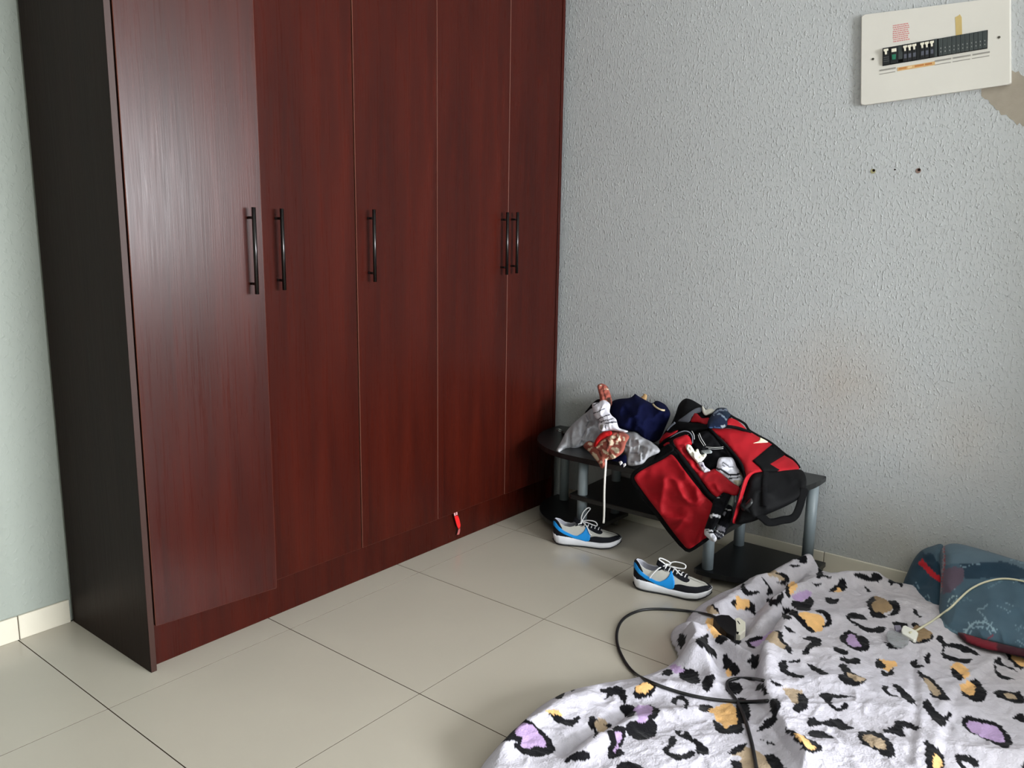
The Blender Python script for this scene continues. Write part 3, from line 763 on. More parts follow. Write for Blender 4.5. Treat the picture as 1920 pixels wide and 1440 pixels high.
nv = empty('navy_jacket', tuple(onz(1200, 824, .43)), 'navy blue velour top with pale zip, behind the rust patterned cloth', 'clothing')
njb = cloth('jacket_body', [(1143, 772), (1145, 760), (1149, 752), (1161, 748), (1180, 746), (1188, 741), (1191, 738), (1196, 742), (1210, 750), (1223, 756), (1231, 751), (1245, 757), (1253, 766), (1257, 778), (1248, 800), (1238, 822), (1224, 830), (1208, 826), (1196, 812), (1180, 808), (1161, 803), (1151, 785)],
      [(1145, 760, 2.13), (1191, 738, 2.18), (1231, 751, 2.19), (1257, 778, 2.12), (1238, 822, Xz(1238, 822, .43)), (1208, 826, 1.98), (1180, 808, 2.0), (1161, 803, 2.0), (1195, 780, 2.05)],
      M_navy, nv, step=3, bulge=.05, back=.03, edge=24, wr=.014, wscale=22, seed=21)
cloth('zip', line_poly(catmull([(1224, 757), (1228, 762), (1236, 767), (1243, 769), (1247, 769)], 3), 3.2), [(1224, 757, 2.125), (1236, 767, 2.10), (1247, 769, 2.105), (1230, 780, 2.10)], mat('pale_zip', (206, 188, 152), .5), nv, step=2, bulge=.001, back=.001, edge=2, thick=.003, smooth_n=0, over=[njb], lift=0.001)
cloth('drawstring', [(1146, 864), (1152, 858), (1172, 852), (1175, 862), (1173, 872), (1169, 876), (1164, 873), (1160, 866)], [(1146, 864, 1.825), (1172, 852, 1.845), (1170, 875, 1.803)], M_navy, nv, step=3, bulge=.006, back=.004)
for q in ([(1160, 866), (1165, 864), (1168, 868), (1163, 873)], [(1168, 870), (1173, 868), (1174, 872), (1169, 877)]):
    cloth('drawstring_tip', q, [(q[0][0], q[0][1], 1.80), (q[2][0], q[2][1], 1.798), (q[3][0], q[3][1], 1.795)], mat('white_rubber', (225, 225, 228), .5), nv, step=1.5, bulge=.003, back=.003, edge=2, smooth_n=0)

tan = cloth('paper_scrap', [(1201, 746), (1206, 741), (1208, 738), (1213, 741), (1212, 749), (1208, 753), (1202, 752)], [(1201, 746, 2.20), (1213, 741, 2.21), (1208, 755, 2.195)], mat('tan_card', (186, 150, 104), .8), step=2, bulge=.006, back=.006, edge=4, origin='base')
props(tan, 'small tan scrap poking up behind the navy top', 'scrap')

RU = (150, 82, 70); CR = (222, 205, 178)
rust_dots = [(CR, ell(e[0], e[1], e[2]*1.3, e[3]*1.3, e[4])) for e in ((1149, 820, 5, 2, -.3), (1146, 830, 3.2, 4.4, .2), (1161, 821, 2, 6, -.3), (1150, 841, 2.6, 2.4, 0), (1156, 845, 3.4, 4, .2), (1149, 856, 4.4, 3, .5), (1118, 857, 2.2, 6, -.5), (1135, 848, 7, 2, .6), (1127, 867, 2.2, 2.6, 0), (1106, 842, 4, 1.4, -.5), (1112, 851, 2, 3, -.4), (1124, 836, 6, 1.1, -.6), (1133, 827, 5, 1.1, -.6), (1106, 832, 4, 1.5, .3), (1157, 830, 2.4, 3.2, .3), (1138, 861, 3, 1.4, -.7), (1170, 822, 1.4, 3, -.3))]
rust_dots += [((96, 48, 42), line_poly([(1136, 822), (1140, 832), (1138, 842)], 4)), ((96, 48, 42), line_poly([(1115, 838), (1124, 846), (1128, 856)], 3))]
rust = empty('patterned_wrap', tuple(onz(1130, 876, .33)), 'rust brown cloth with cream dots and a white drawstring hanging over the stand edge', 'clothing')
wrc = cloth('wrap_cloth', [(1094, 838), (1097, 831), (1104, 827), (1112, 830), (1120, 826), (1132, 818), (1145, 808), (1158, 808), (1168, 810), (1180, 818), (1174, 831), (1168, 848), (1152, 860), (1139, 863), (1135, 874), (1129, 879), (1125, 874), (1121, 867), (1113, 858), (1105, 848)],
      [(1094, 838, 1.90), (1106, 848, 1.86), (1129, 879, 1.79), (1121, 865, 1.80), (1152, 858, 1.795), (1145, 808, 1.95), (1180, 818, 1.93), (1168, 848, 1.81), (1140, 835, 1.86)],
      M_cl, rust, step=1.8, bulge=.03, back=.006, edge=16, wr=.010, wscale=13, seed=33, base=RU, paint=rust_dots)
cloth('wrap_corner', [(1120, 726), (1122, 721), (1129, 719), (1137, 723), (1142, 732), (1146, 745), (1147, 760), (1136, 762), (1126, 756), (1124, 742)],
      [(1120, 726, 2.15), (1142, 732, 2.16), (1126, 756, 2.08), (1147, 760, 2.09)], M_cl, rust, step=1.8, bulge=.016, back=.01, edge=6, wr=.007, wscale=9, seed=35, base=(158, 86, 74),
      paint=[(CR, line_poly([(1132, 731), (1138, 729), (1142, 731)], 1.6)), ((92, 48, 42), line_poly([(1131, 727), (1133, 740), (1137, 752)], 2.4)), (CR, ell(1136, 752, 1.6, 2)), (CR, ell(1126, 722, 2, .9)), ((70, 50, 44), [(1138, 744), (1144, 746), (1147, 760), (1138, 758)])])
cloth('red_lining', [(1113, 836), (1116, 826), (1122, 817), (1131, 810), (1146, 808), (1146, 817), (1134, 822), (1125, 828), (1118, 838), (1114, 840)], [(1113, 836, 1.855), (1146, 808, 1.915), (1131, 810, 1.905), (1118, 838, 1.85)], mat('red_cotton', (176, 28, 30), .9, .1), rust, step=2, bulge=.012, back=.004, edge=6, wr=.004, wscale=10)
sp_ = [onx(u, v, x) for u, v, x in ((1136, 860, 1.790), (1136, 868, 1.780), (1134.5, 890, 1.776), (1133.5, 910, 1.775), (1133, 930, 1.775), (1133, 950, 1.774), (1132.5, 968, 1.776), (1131.5, 981, 1.779))]
tube('string', catmull(sp_, 4), .0042, mat('white_cord', (206, 202, 196), .85, .1), rust, 8, flat=.5)

ST = (70, 70, 78)
cloth('striped_shirt', [(1110, 760), (1112, 756), (1122, 754), (1132, 750), (1144, 758), (1143, 772), (1148, 780), (1155, 786), (1158, 796), (1162, 803), (1177, 808), (1172, 811), (1152, 808), (1140, 808), (1128, 810), (1123, 804), (1122, 796), (1125, 790), (1116, 783), (1112, 772)],
      [(1110, 760, 2.04), (1132, 750, 2.07), (1144, 758, 2.06), (1122, 800, 1.94), (1155, 786, 1.98), (1177, 808, 1.93), (1140, 808, 1.93), (1130, 780, 2.0)],
      M_cl, step=1.1, bulge=.03, back=.015, edge=14, wr=.008, wscale=15, seed=44, base=(224, 222, 232),
      paint=[(ST, line_poly(catmull(l, 4), 1.9)) for l in ([(1112, 775), (1122, 772), (1134, 766)], [(1112, 760), (1118, 757), (1124, 754)], [(1121, 788), (1130, 782), (1144, 777)], [(1126, 792), (1136, 788), (1150, 785)], [(1134, 794), (1145, 792), (1156, 791)], [(1135, 797), (1136, 806)])] + [((150, 146, 142), ell(1128, 800, 3.4, 5, .2))], origin='base')
props(bpy.data.objects['striped_shirt'], 'white shirt with thin dark stripes crumpled on top of the heap', 'clothing')
# little dark trinket with a glint at the far end of the stand top
tr = empty('trinket', tuple(onz(1058, 812, TZ)), 'small dark trinket with a bright glint at the wardrobe end of the stand', 'trinket')
c0 = onz(1054, 811, TZ+.009)
tube('trinket_body', [c0, onz(1062, 812, TZ+.009)], .009, mat('dark_leather', (40, 36, 34), .5), tr, 10)
a_ = np.linspace(0, 2*math.pi, 18)
cr_ = onz(1049, 806, TZ+.006)
tube('ring', [(cr_[0]+.012*math.cos(a), cr_[1]+.012*math.sin(a), TZ+.004+.002*math.sin(a)) for a in a_], .002, mat('steel', (190, 190, 190), .2, metal=1.0), tr, 6)

# ================================================================== DUFFEL BAG
bag = empty('duffel_bag', (2.0, -.87, TZ), 'open red and black duffel bag with its lid flopped over the stand', 'bag')
M_red = mat('red_ripstop', (156, 16, 28), .65, .22, noise=.09, nscale=18, bump=.25, bscale=500)
M_bb = mat('black_bag_cloth', (7, 7, 9), .7, .14, noise=.25, nscale=22, bump=.2, bscale=350)
M_trim = mat('black_webbing', (8, 8, 10), .8, .12, bump=.3, bscale=600)
M_gp = mat('grey_bag_panel', (98, 102, 112), .7, .2)
M_lining = mat('bag_lining', (10, 10, 12), .85, .15)
bm = bmesh.new(); add_box(bm, (1.915, -1.06, TZ+.0005), (2.205, -.63, TZ+.030), .014, 3); from_bm('bottom', bm, M_bb, bag, True)
# near end
epn = cloth('end_panel', [(1402, 908), (1406, 896), (1414, 888), (1430, 885), (1463, 883), (1497, 880), (1507, 885), (1512, 900), (1510, 918), (1500, 934), (1472, 950), (1440, 964), (1420, 975), (1400, 981), (1379, 982), (1386, 958), (1394, 930)],
      [(1402, 905, 1.835), (1430, 885, 1.91), (1463, 884, 1.99), (1500, 882, 2.07), (1512, 905, 2.0), (1500, 934, 1.94), (1440, 963, 1.80), (1400, 980, 1.765), (1380, 982, 1.76), (1390, 945, 1.785), (1450, 920, 1.87)],
      M_bb, bag, step=4, bulge=.022, back=.03, edge=18, wr=.008, wscale=26, seed=61)
cloth('end_strap', line_poly(catmull([(1436, 884), (1434, 905), (1433, 930), (1433, 950)], 3), 11), [(1436, 884, 1.915), (1434, 915, 1.885), (1433, 950, 1.855), (1440, 930, 1.87)], M_trim, bag, step=4, bulge=.002, back=.001, edge=3, smooth_n=0, over=[epn], lift=0.001)
cloth('side_buckle', [(1388, 950), (1398, 944), (1408, 934), (1412, 942), (1404, 952), (1394, 958)], [(1388, 950, 1.775), (1408, 934, 1.80), (1394, 958, 1.775)], mat('buckle_plastic', (34, 34, 36), .35, .5), bag, step=3, bulge=.004, back=.002, edge=4, over=[epn], lift=0.001)
cloth('red_piping', [(1428, 884), (1413, 888), (1405, 897), (1399, 912), (1393, 932), (1387, 955), (1381, 979), (1377, 982), (1373, 978), (1378, 958), (1385, 934), (1391, 912), (1397, 896), (1405, 887), (1415, 883)],
      [(1428, 884, 1.90), (1405, 890, 1.835), (1395, 915, 1.795), (1387, 945, 1.775), (1376, 980, 1.757)], M_red, bag, step=2.5, bulge=.004, back=.006, edge=3)
cloth('piping_edge', line_poly(catmull([(1399, 893), (1392, 910), (1386, 930), (1379, 955), (1373, 978)], 3), 4), [(1399, 893, 1.832), (1392, 910, 1.795), (1379, 955, 1.757), (1373, 978, 1.75)], M_trim, bag, step=2.5, bulge=.002, back=.002, edge=2, smooth_n=0)
# carrying strap hanging below the end
cloth('carry_strap', line_poly(catmull([(1392, 942), (1404, 952), (1420, 963), (1433, 973), (1440, 979), (1452, 979), (1468, 975), (1482, 973), (1492, 966), (1499, 950), (1504, 932), (1508, 915)], 4), 15),
      [(1392, 942, 1.765), (1420, 963, 1.775), (1440, 980, 1.775), (1482, 973, 1.86), (1499, 950, 1.91), (1508, 915, 1.96)], M_trim, bag, step=3.5, bulge=.002, back=.002, edge=4, smooth_n=0, thick=.003)
# back panel with the logo
bpn = cloth('back_panel', [(1331, 805), (1345, 803), (1362, 803), (1385, 805), (1404, 809), (1424, 820), (1447, 833), (1470, 853), (1488, 864), (1498, 881), (1463, 884), (1430, 885), (1412, 888), (1401, 897), (1397, 884), (1391, 868), (1376, 848), (1352, 822)],
      [(1331, 805, 2.03), (1362, 803, 2.08), (1404, 809, 2.12), (1424, 820, 2.14), (1447, 833, 2.155), (1470, 853, 2.14), (1498, 881, 2.075), (1463, 884, 1.99), (1430, 885, 1.91), (1402, 895, 1.84), (1391, 868, 1.915), (1376, 848, 1.96), (1352, 822, 2.01)],
      M_red, bag, step=3.5, bulge=.014, back=.01, edge=12, wr=.006, wscale=30, seed=71)
cloth('logo', [(1424, 820), (1431, 823), (1441, 829), (1432, 830), (1422, 830.5), (1412, 831), (1418, 829), (1423, 826.5), (1425.5, 823)], [(1424, 820, 2.110), (1441, 829, 2.115), (1412, 831, 2.085), (1426, 829, 2.098)], mat('cream_print', (232, 220, 190), .6), bag, step=1.5, bulge=.001, back=.0, edge=2, thick=.002, smooth_n=2, over=[bpn], lift=0.0005)
cloth('side_strap', [(1411, 864), (1430, 848), (1448, 833), (1460, 843), (1472, 853), (1444, 870), (1462, 881), (1455, 885), (1432, 885), (1424, 875)],
      [(1411, 864, 1.945), (1448, 833, 2.125), (1472, 853, 2.135), (1444, 870, 2.02), (1460, 882, 1.985), (1432, 885, 1.90), (1430, 850, 2.04)], M_trim, bag, step=3, bulge=.003, back=.001, edge=4, smooth_n=0, over=[bpn], lift=0.001)
cloth('back_rim', line_poly(catmull([(1331, 804), (1350, 824), (1374, 849), (1389, 869), (1395, 886), (1397, 900)], 4), 5), [(1331, 804, 2.015), (1350, 824, 1.99), (1376, 850, 1.945), (1391, 870, 1.90), (1397, 898, 1.84)], M_trim, bag, step=2.5, bulge=.004, back=.004, edge=2.5, smooth_n=0)
cloth('upper_red_strip', [(1361, 797), (1363, 787), (1372, 784), (1386, 791), (1399, 804), (1402, 809), (1384, 804)], [(1361, 797, 2.085), (1372, 784, 2.13), (1399, 804, 2.14), (1384, 804, 2.11)], M_red, bag, step=3, bulge=.006, back=.008, edge=6, wr=.002)
cloth('seam_band', line_poly(catmull([(1352, 800), (1368, 800), (1385, 803), (1402, 809), (1408, 812)], 4), 6), [(1352, 800, 2.05), (1385, 803, 2.085), (1408, 812, 2.115), (1370, 806, 2.07)], M_trim, bag, step=2.5, bulge=.002, back=.002, edge=2.5, smooth_n=0)
cloth('top_binding', line_poly(catmull([(1366, 776), (1376, 783), (1388, 789), (1398, 796), (1405, 807), (1424, 818), (1447, 831), (1471, 851), (1489, 863), (1500, 878)], 4), 4.5), [(1366, 776, 2.155), (1398, 796, 2.165), (1424, 818, 2.165), (1471, 851, 2.16), (1500, 878, 2.09), (1410, 820, 2.14)], M_trim, bag, step=3, bulge=.004, back=.004, edge=2.5, smooth_n=0)
# far end
fep = cloth('far_end_panel', [(1233, 846), (1238, 826), (1246, 810), (1258, 795), (1266, 778), (1272, 760), (1280, 750), (1288, 747), (1300, 751), (1318, 762), (1334, 772), (1368, 778), (1368, 800), (1330, 806), (1296, 812), (1270, 826), (1258, 838), (1245, 848)],
      [(1233, 846, Xz(1233, 846, TZ+.03)), (1258, 795, 2.10), (1288, 747, 2.16), (1318, 762, 2.17), (1368, 778, 2.185), (1368, 800, 2.13), (1330, 806, 2.06), (1296, 812, 2.02), (1258, 838, 1.95)],
      M_bb, bag, step=4, bulge=.012, back=.03, edge=14, wr=.005, wscale=30, seed=81)
cloth('grey_panel', [(1271, 790), (1282, 781), (1294, 772), (1304, 766), (1315, 764), (1315, 772), (1304, 776), (1297, 782), (1291, 792)], [(1271, 790, 2.05), (1294, 772, 2.09), (1315, 766, 2.125), (1291, 792, 2.04)], M_gp, bag, step=3, bulge=.003, back=.002, edge=4, over=[fep], lift=0.001)
cloth('red_corner', [(1295, 791), (1299, 781), (1302, 774), (1308, 776), (1316, 784), (1329, 783), (1330, 792), (1322, 796), (1308, 792)], [(1295, 791, 2.025), (1302, 774, 2.07), (1329, 783, 2.06), (1322, 796, 2.02)], M_red, bag, step=2.5, bulge=.006, back=.002, edge=5, wr=.006, wscale=12, over=[fep], lift=0.001)
cloth('top_strap', [(1250, 809), (1258, 799), (1268, 791), (1290, 792), (1320, 795), (1331, 800), (1331, 806), (1300, 807), (1272, 806), (1258, 812)], [(1250, 809, 2.03), (1268, 791, 2.02), (1331, 800, 1.985), (1300, 807, 1.98), (1272, 806, 1.99)], M_trim, bag, step=3, bulge=.006, back=.002, edge=5, over=[fep], lift=0.006)
cloth('grey_edge', line_poly(catmull([(1250, 807), (1256, 800), (1262, 795), (1266, 792)], 3), 4), [(1250, 807, 2.015), (1266, 792, 2.012), (1258, 803, 2.012)], M_gp, bag, step=2, bulge=.002, back=.001, edge=2, smooth_n=0)
cloth('red_side_strip', [(1236, 829), (1240, 820), (1248, 812), (1258, 807), (1272, 806), (1264, 814), (1250, 821), (1241, 828), (1238, 833)], [(1236, 829, 2.00), (1258, 807, 1.985), (1272, 806, 1.97), (1240, 831, 1.98)], M_red, bag, step=2.5, bulge=.005, back=.002, edge=4, over=[fep], lift=0.002)
cloth('small_red_patch', [(1243, 835), (1249, 830), (1255, 829), (1255, 833), (1250, 837), (1245, 837)], [(1243, 835, 1.945), (1255, 829, 1.935), (1250, 837, 1.93)], M_red, bag, step=2, bulge=.003, back=.002, edge=3)
zp = [onx(u, v, x) for u, v, x in ((1239, 834, 1.965), (1248, 827, 1.955), (1262, 818, 1.945), (1273, 812, 1.945), (1284, 809, 1.95), (1293, 812, 1.955), (1298, 820, 1.955), (1298, 832, 1.95))]
tube('zip_edge', catmull(zp, 5), .0075, M_trim, bag, 10, flat=.8)
tube('zip_piping', [p+np.array([-.008, -.004, .004]) for p in catmull(zp, 5)[8:]], .0022, M_gp, bag, 6)
# inside
cloth('lining', [(1292, 814), (1330, 806), (1352, 826), (1378, 853), (1394, 880), (1399, 900), (1388, 918), (1372, 928), (1345, 925), (1310, 892), (1280, 850)],
      [(1292, 814, 2.03), (1330, 806, 2.06), (1378, 853, 2.02), (1397, 895, 1.93), (1372, 925, 1.90), (1310, 892, 1.96), (1340, 870, 2.03)], M_lining, bag, step=5, bulge=.0, back=.01, edge=8)
cloth('front_panel', [(1262, 826), (1274, 819), (1286, 815), (1292, 818), (1296, 826), (1297, 834), (1288, 836), (1287, 846), (1300, 860), (1312, 872), (1322, 885), (1332, 882), (1342, 879), (1354, 889), (1370, 903), (1386, 913), (1387, 920), (1381, 929), (1370, 928), (1356, 924), (1346, 934), (1338, 930), (1318, 904), (1295, 874), (1278, 852), (1270, 842)],
      [(1262, 826, 1.915), (1286, 815, 1.945), (1297, 834, 1.93), (1287, 846, 1.91), (1312, 872, 1.895), (1342, 879, 1.885), (1370, 903, 1.835), (1387, 918, 1.81), (1370, 928, 1.79), (1345, 912, 1.795), (1342, 934, 1.785), (1318, 904, 1.80), (1295, 874, 1.845), (1270, 842, 1.885)],
      M_red, bag, step=3, bulge=.006, back=.008, edge=6, wr=.008, wscale=20, seed=91)
# the lid hanging over the front
flap = [(1182, 900), (1182, 892), (1187, 884), (1200, 875), (1216, 867), (1234, 858), (1250, 849), (1262, 843), (1272, 852), (1290, 875), (1310, 902), (1328, 924), (1344, 938), (1344, 950), (1341, 962), (1338, 985), (1334, 1008), (1322, 1018), (1304, 1030), (1293, 1036), (1285, 1034), (1272, 1022), (1252, 998), (1230, 968), (1210, 942), (1192, 918)]
FX = [(1182, 896, 1.795), (1216, 867, 1.84), (1262, 843, 1.875), (1290, 875, 1.835), (1328, 924, 1.79), (1344, 945, 1.775), (1336, 1000, 1.765), (1288, 1036, 1.77), (1252, 998, 1.775), (1210, 942, 1.785), (1270, 930, 1.775), (1235, 905, 1.79), (1300, 970, 1.765)]
lid = cloth('lid_flap', flap, FX, M_trim, bag, step=4, bulge=.002, back=.003, edge=6, wr=.007, wscale=34, seed=95, smooth_n=0)
inner = [(1190, 899), (1191, 892), (1200, 884), (1218, 874), (1238, 864), (1252, 856), (1258, 852), (1266, 858), (1282, 880), (1302, 906), (1322, 930), (1336, 944), (1336, 956), (1331, 980), (1328, 1004), (1318, 1012), (1300, 1025), (1290, 1029), (1280, 1020), (1258, 992), (1236, 962), (1216, 936), (1200, 914)]
cloth('lid_red_face', inner, [(u, v, x-.005) for u, v, x in FX], M_red, bag, step=4, bulge=.002, back=.0, edge=5, wr=.007, wscale=34, seed=95, thick=.003, over=[lid], lift=0.0005)
cloth('lid_hinge', line_poly(catmull([(1255, 832), (1264, 842), (1276, 856), (1294, 880), (1312, 904), (1330, 926), (1345, 938)], 4), 9), [(1255, 832, 1.91), (1276, 856, 1.855), (1312, 904, 1.80), (1345, 938, 1.775), (1300, 880, 1.83)], M_trim, bag, step=3, bulge=.005, back=.003, edge=4.5, smooth_n=0)
cloth('lid_corner', [(1234, 846), (1244, 838), (1256, 832), (1264, 843), (1252, 851), (1238, 858), (1226, 863)], [(1234, 846, 1.90), (1256, 832, 1.905), (1264, 843, 1.875), (1226, 863, 1.85)], M_trim, bag, step=3, bulge=.004, back=.004, edge=4)

# ================================================================== THINGS IN AND ON THE BAG
bt = empty('black_tshirt', tuple(onz(1345, 880, .42)), 'black t-shirt with thin white piping inside the duffel bag', 'clothing')
tsc = cloth('tshirt_cloth', [(1297, 822), (1310, 812), (1330, 808), (1350, 828), (1374, 854), (1384, 868), (1372, 872), (1350, 872), (1338, 882), (1322, 882), (1312, 866), (1306, 848), (1300, 838)],
      [(1297, 822, 1.99), (1330, 808, 2.02), (1384, 868, 1.95), (1350, 875, 1.93), (1318, 878, 1.92), (1306, 848, 1.945)], M_black, bt, step=3, bulge=.012, back=.01, edge=9, wr=.008, wscale=16, seed=101)
M_wp = mat('white_piping', (205, 205, 205), .6)
for l in ([(1297, 808, 1.975), (1301, 815, 1.97), (1302, 824, 1.965)], [(1309, 815, 1.973), (1312, 824, 1.965), (1317, 832, 1.957), (1320, 836, 1.953)], [(1311, 812, 1.973), (1315, 822, 1.965), (1320, 830, 1.957), (1323, 835, 1.953)], [(1323, 838, 1.953), (1334, 839, 1.953), (1346, 839, 1.957), (1356, 838, 1.96)], [(1328, 841, 1.95), (1340, 842, 1.953), (1356, 841, 1.957)]):
    tube('piping', catmull([onx(*q) for q in l], 5), .0012, M_wp, bt, 6)
gl = cloth('white_glove', [(1286, 838), (1289, 833), (1295, 835), (1300, 842), (1304, 847), (1305, 843), (1309, 842), (1312, 850), (1317, 853), (1322, 850), (1325, 853), (1320, 861), (1314, 867), (1310, 872), (1305, 866), (1298, 858), (1290, 848)],
      [(1286, 838, 1.885), (1300, 842, 1.90), (1325, 853, 1.905), (1310, 872, 1.875), (1298, 858, 1.88)], mat('cream_cotton', (228, 226, 212), .85, .1, bump=.2, bscale=300), step=1.8, bulge=.010, back=.006, edge=4, wr=.006, wscale=7, seed=111, origin='base')
props(gl, 'crumpled cream glove lying in the mouth of the duffel bag', 'glove')
gs = cloth('grey_sock', [(1315, 850), (1314, 845), (1322, 844), (1330, 843), (1335, 846), (1334, 850), (1326, 851), (1319, 853)], [(1315, 850, 1.915), (1335, 846, 1.92), (1326, 852, 1.91)], M_cl, step=1.6, bulge=.008, back=.006, edge=4, base=(150, 156, 158), paint=[((40, 42, 46), line_poly([(1315, 846), (1318, 850), (1319, 853)], 2)), ((48, 50, 54), line_poly([(1320, 844), (1321, 848)], 1.4))], origin='base')
props(gs, 'small grey sock on the black t-shirt inside the bag', 'sock')
pb = cloth('plastic_packet', [(1308, 868), (1318, 866), (1322, 874), (1332, 882), (1326, 885), (1320, 887), (1314, 880)], [(1308, 868, 1.868), (1332, 882, 1.862), (1320, 887, 1.855)], M_cl, step=1.6, bulge=.005, back=.004, edge=3, wr=.004, wscale=6, base=(176, 172, 182), paint=[((228, 228, 232), line_poly([(1310, 868), (1318, 880), (1322, 886)], 2)), ((96, 86, 110), ell(1317, 873, 3, 2)), ((224, 222, 226), ell(1325, 881, 3, 1.6)), ((110, 100, 120), ell(1322, 879, 1.6, 1.4))], origin='base')
props(pb, 'small clear and purple plastic packet below the cream glove', 'packet')
cp = cloth('peaked_hat', [(1344, 874), (1346, 864), (1350, 858), (1360, 857), (1372, 858), (1378, 866), (1382, 876), (1390, 886), (1394, 896), (1390, 908), (1382, 914), (1372, 909), (1360, 899), (1352, 891), (1342, 883)],
      [(1344, 874, 1.895), (1350, 858, 1.93), (1372, 858, 1.945), (1392, 892, 1.91), (1384, 914, 1.855), (1360, 899, 1.865), (1342, 883, 1.88)], M_cl, step=1.7, bulge=.026, back=.008, edge=14, wr=.006, wscale=14, seed=121, base=(206, 206, 216),
      paint=[((26, 26, 32), line_poly(catmull([(1341, 878), (1350, 880), (1358, 884), (1368, 890), (1376, 890), (1390, 888)], 3), 4)), ((40, 40, 46), line_poly(catmull([(1350, 890), (1360, 896), (1372, 897), (1388, 894)], 3), 1.8)), ((44, 44, 54), line_poly(catmull([(1353, 871), (1356, 868), (1362, 871), (1368, 876), (1376, 876)], 3), 1.4)), ((60, 60, 70), line_poly([(1354, 872), (1360, 874)], 1.6)),
             ((104, 98, 82), [(1382, 872), (1396, 880), (1398, 910), (1392, 912), (1394, 896), (1386, 888)]), ((180, 174, 156), [(1374, 900), (1392, 902), (1388, 914), (1380, 914)])], origin='base')
props(cp, 'white peaked hat with black stripes lying in the duffel bag', 'hat')
tsu = cloth('white_tissue', [(1316, 764), (1317, 761), (1320, 764), (1324, 768), (1332, 766), (1340, 769), (1336, 774), (1330, 777), (1322, 779), (1317, 772)], [(1316, 764, 2.14), (1340, 769, 2.14), (1322, 779, 2.10)], mat('white_paper', (228, 226, 216), .85, .1), step=1.8, bulge=.012, back=.01, edge=5, wr=.008, wscale=8, seed=131, origin='base')
props(tsu, 'crumpled white tissue on the far top end of the bag', 'tissue')
dn = cloth('denim_cloth', [(1326, 798), (1328, 788), (1333, 780), (1338, 772), (1346, 765), (1361, 765), (1365, 771), (1370, 778), (1364, 787), (1364, 796), (1359, 802), (1352, 804), (1340, 803), (1329, 803)],
      [(1326, 798, 1.99), (1346, 765, 2.12), (1370, 778, 2.12), (1352, 804, 2.02), (1329, 803, 1.985), (1345, 785, 2.045)], M_cl, step=1.8, bulge=.018, back=.008, edge=9, wr=.006, wscale=14, seed=141, base=(19, 27, 46),
      paint=[((104, 112, 126), line_poly(catmull([(1337, 778), (1343, 772), (1352, 769), (1363, 769)], 3), 3)), ((98, 110, 122), line_poly(catmull([(1345, 776), (1352, 777), (1358, 782), (1362, 787)], 3), 3)), ((64, 92, 134), line_poly([(1328, 801), (1340, 801), (1352, 802)], 1.6)), ((126, 134, 140), [(1352, 797), (1360, 796), (1358, 802), (1353, 804)]), ((24, 36, 50), [(1352, 770), (1364, 771), (1369, 778), (1363, 784)])], origin='base')
props(dn, 'navy cloth with grey bands draped across the top of the bag', 'clothing')
SKK = (11, 11, 15)
s1 = cloth('sports_sock', [(1338, 936), (1346, 931), (1354, 927), (1356, 921), (1361, 925), (1371, 925), (1368, 936), (1362, 948), (1355, 962), (1348, 977), (1340, 990), (1338, 998), (1344, 1009), (1341, 1016), (1335, 1015), (1328, 1009), (1321, 1002), (1321, 992), (1325, 980), (1330, 966), (1335, 950)],
      [(1338, 936, 1.775), (1371, 925, 1.80), (1355, 962, 1.752), (1330, 966, 1.75), (1340, 990, 1.748), (1321, 1000, 1.748), (1341, 1016, 1.748)], M_cl, step=1.7, bulge=.012, back=.006, edge=7, wr=.004, wscale=14, seed=151, base=SKK,
      paint=[((206, 206, 212), [(1319, 997), (1330, 999), (1338, 1000), (1348, 1010), (1342, 1020), (1318, 1006)]), ((150, 150, 158), ell(1338, 1006, 3, 5, -.5)), ((200, 200, 206), line_poly(catmull([(1331, 969), (1338, 966), (1346, 968), (1351, 970)], 3), 5)), ((30, 30, 38), line_poly([(1334, 968.5), (1348, 969.5)], 1.6)), ((205, 205, 210), [(1320, 991), (1328, 992), (1336, 995), (1336, 998), (1326, 997), (1320, 998)]), ((34, 34, 42), line_poly([(1325, 994), (1335, 996.5)], 1.2)), ((170, 168, 172), line_poly([(1341, 933), (1346, 934), (1351, 934)], 1.4))], origin='base')
props(s1, 'black sports sock with white toe hanging from the bag, nearer to the red lid', 'sock', 'pair of socks hanging from the bag')
s2 = cloth('sports_sock', [(1362, 950), (1366, 946), (1373, 951), (1373, 966), (1367, 985), (1360, 1002), (1354, 1008), (1346, 1012), (1339, 1004), (1338, 996), (1344, 984), (1352, 966)],
      [(1362, 950, 1.785), (1373, 951, 1.79), (1367, 985, 1.772), (1346, 1012, 1.765), (1338, 996, 1.765)], M_cl, step=1.7, bulge=.012, back=.006, edge=7, wr=.004, wscale=14, seed=152, base=(12, 12, 17),
      paint=[((110, 108, 116), [(1345, 983), (1361, 990), (1359, 998), (1341, 992)]), ((60, 60, 68), [(1340, 995), (1358, 1000), (1354, 1010), (1340, 1004)]), ((212, 212, 214), line_poly([(1341, 993), (1348, 998), (1357, 1004)], 1.5)), ((170, 170, 176), line_poly([(1340, 1000), (1346, 1004), (1353, 1008)], 1.2)), ((130, 128, 138), [(1355, 958), (1362, 960), (1359, 967), (1353, 966)]), ((214, 214, 216), line_poly([(1358, 953), (1365, 956), (1371, 957)], 1.6))], origin='base')
props(s2, 'black sports sock with grey striped foot hanging from the bag, nearer to the wall', 'sock', 'pair of socks hanging from the bag')
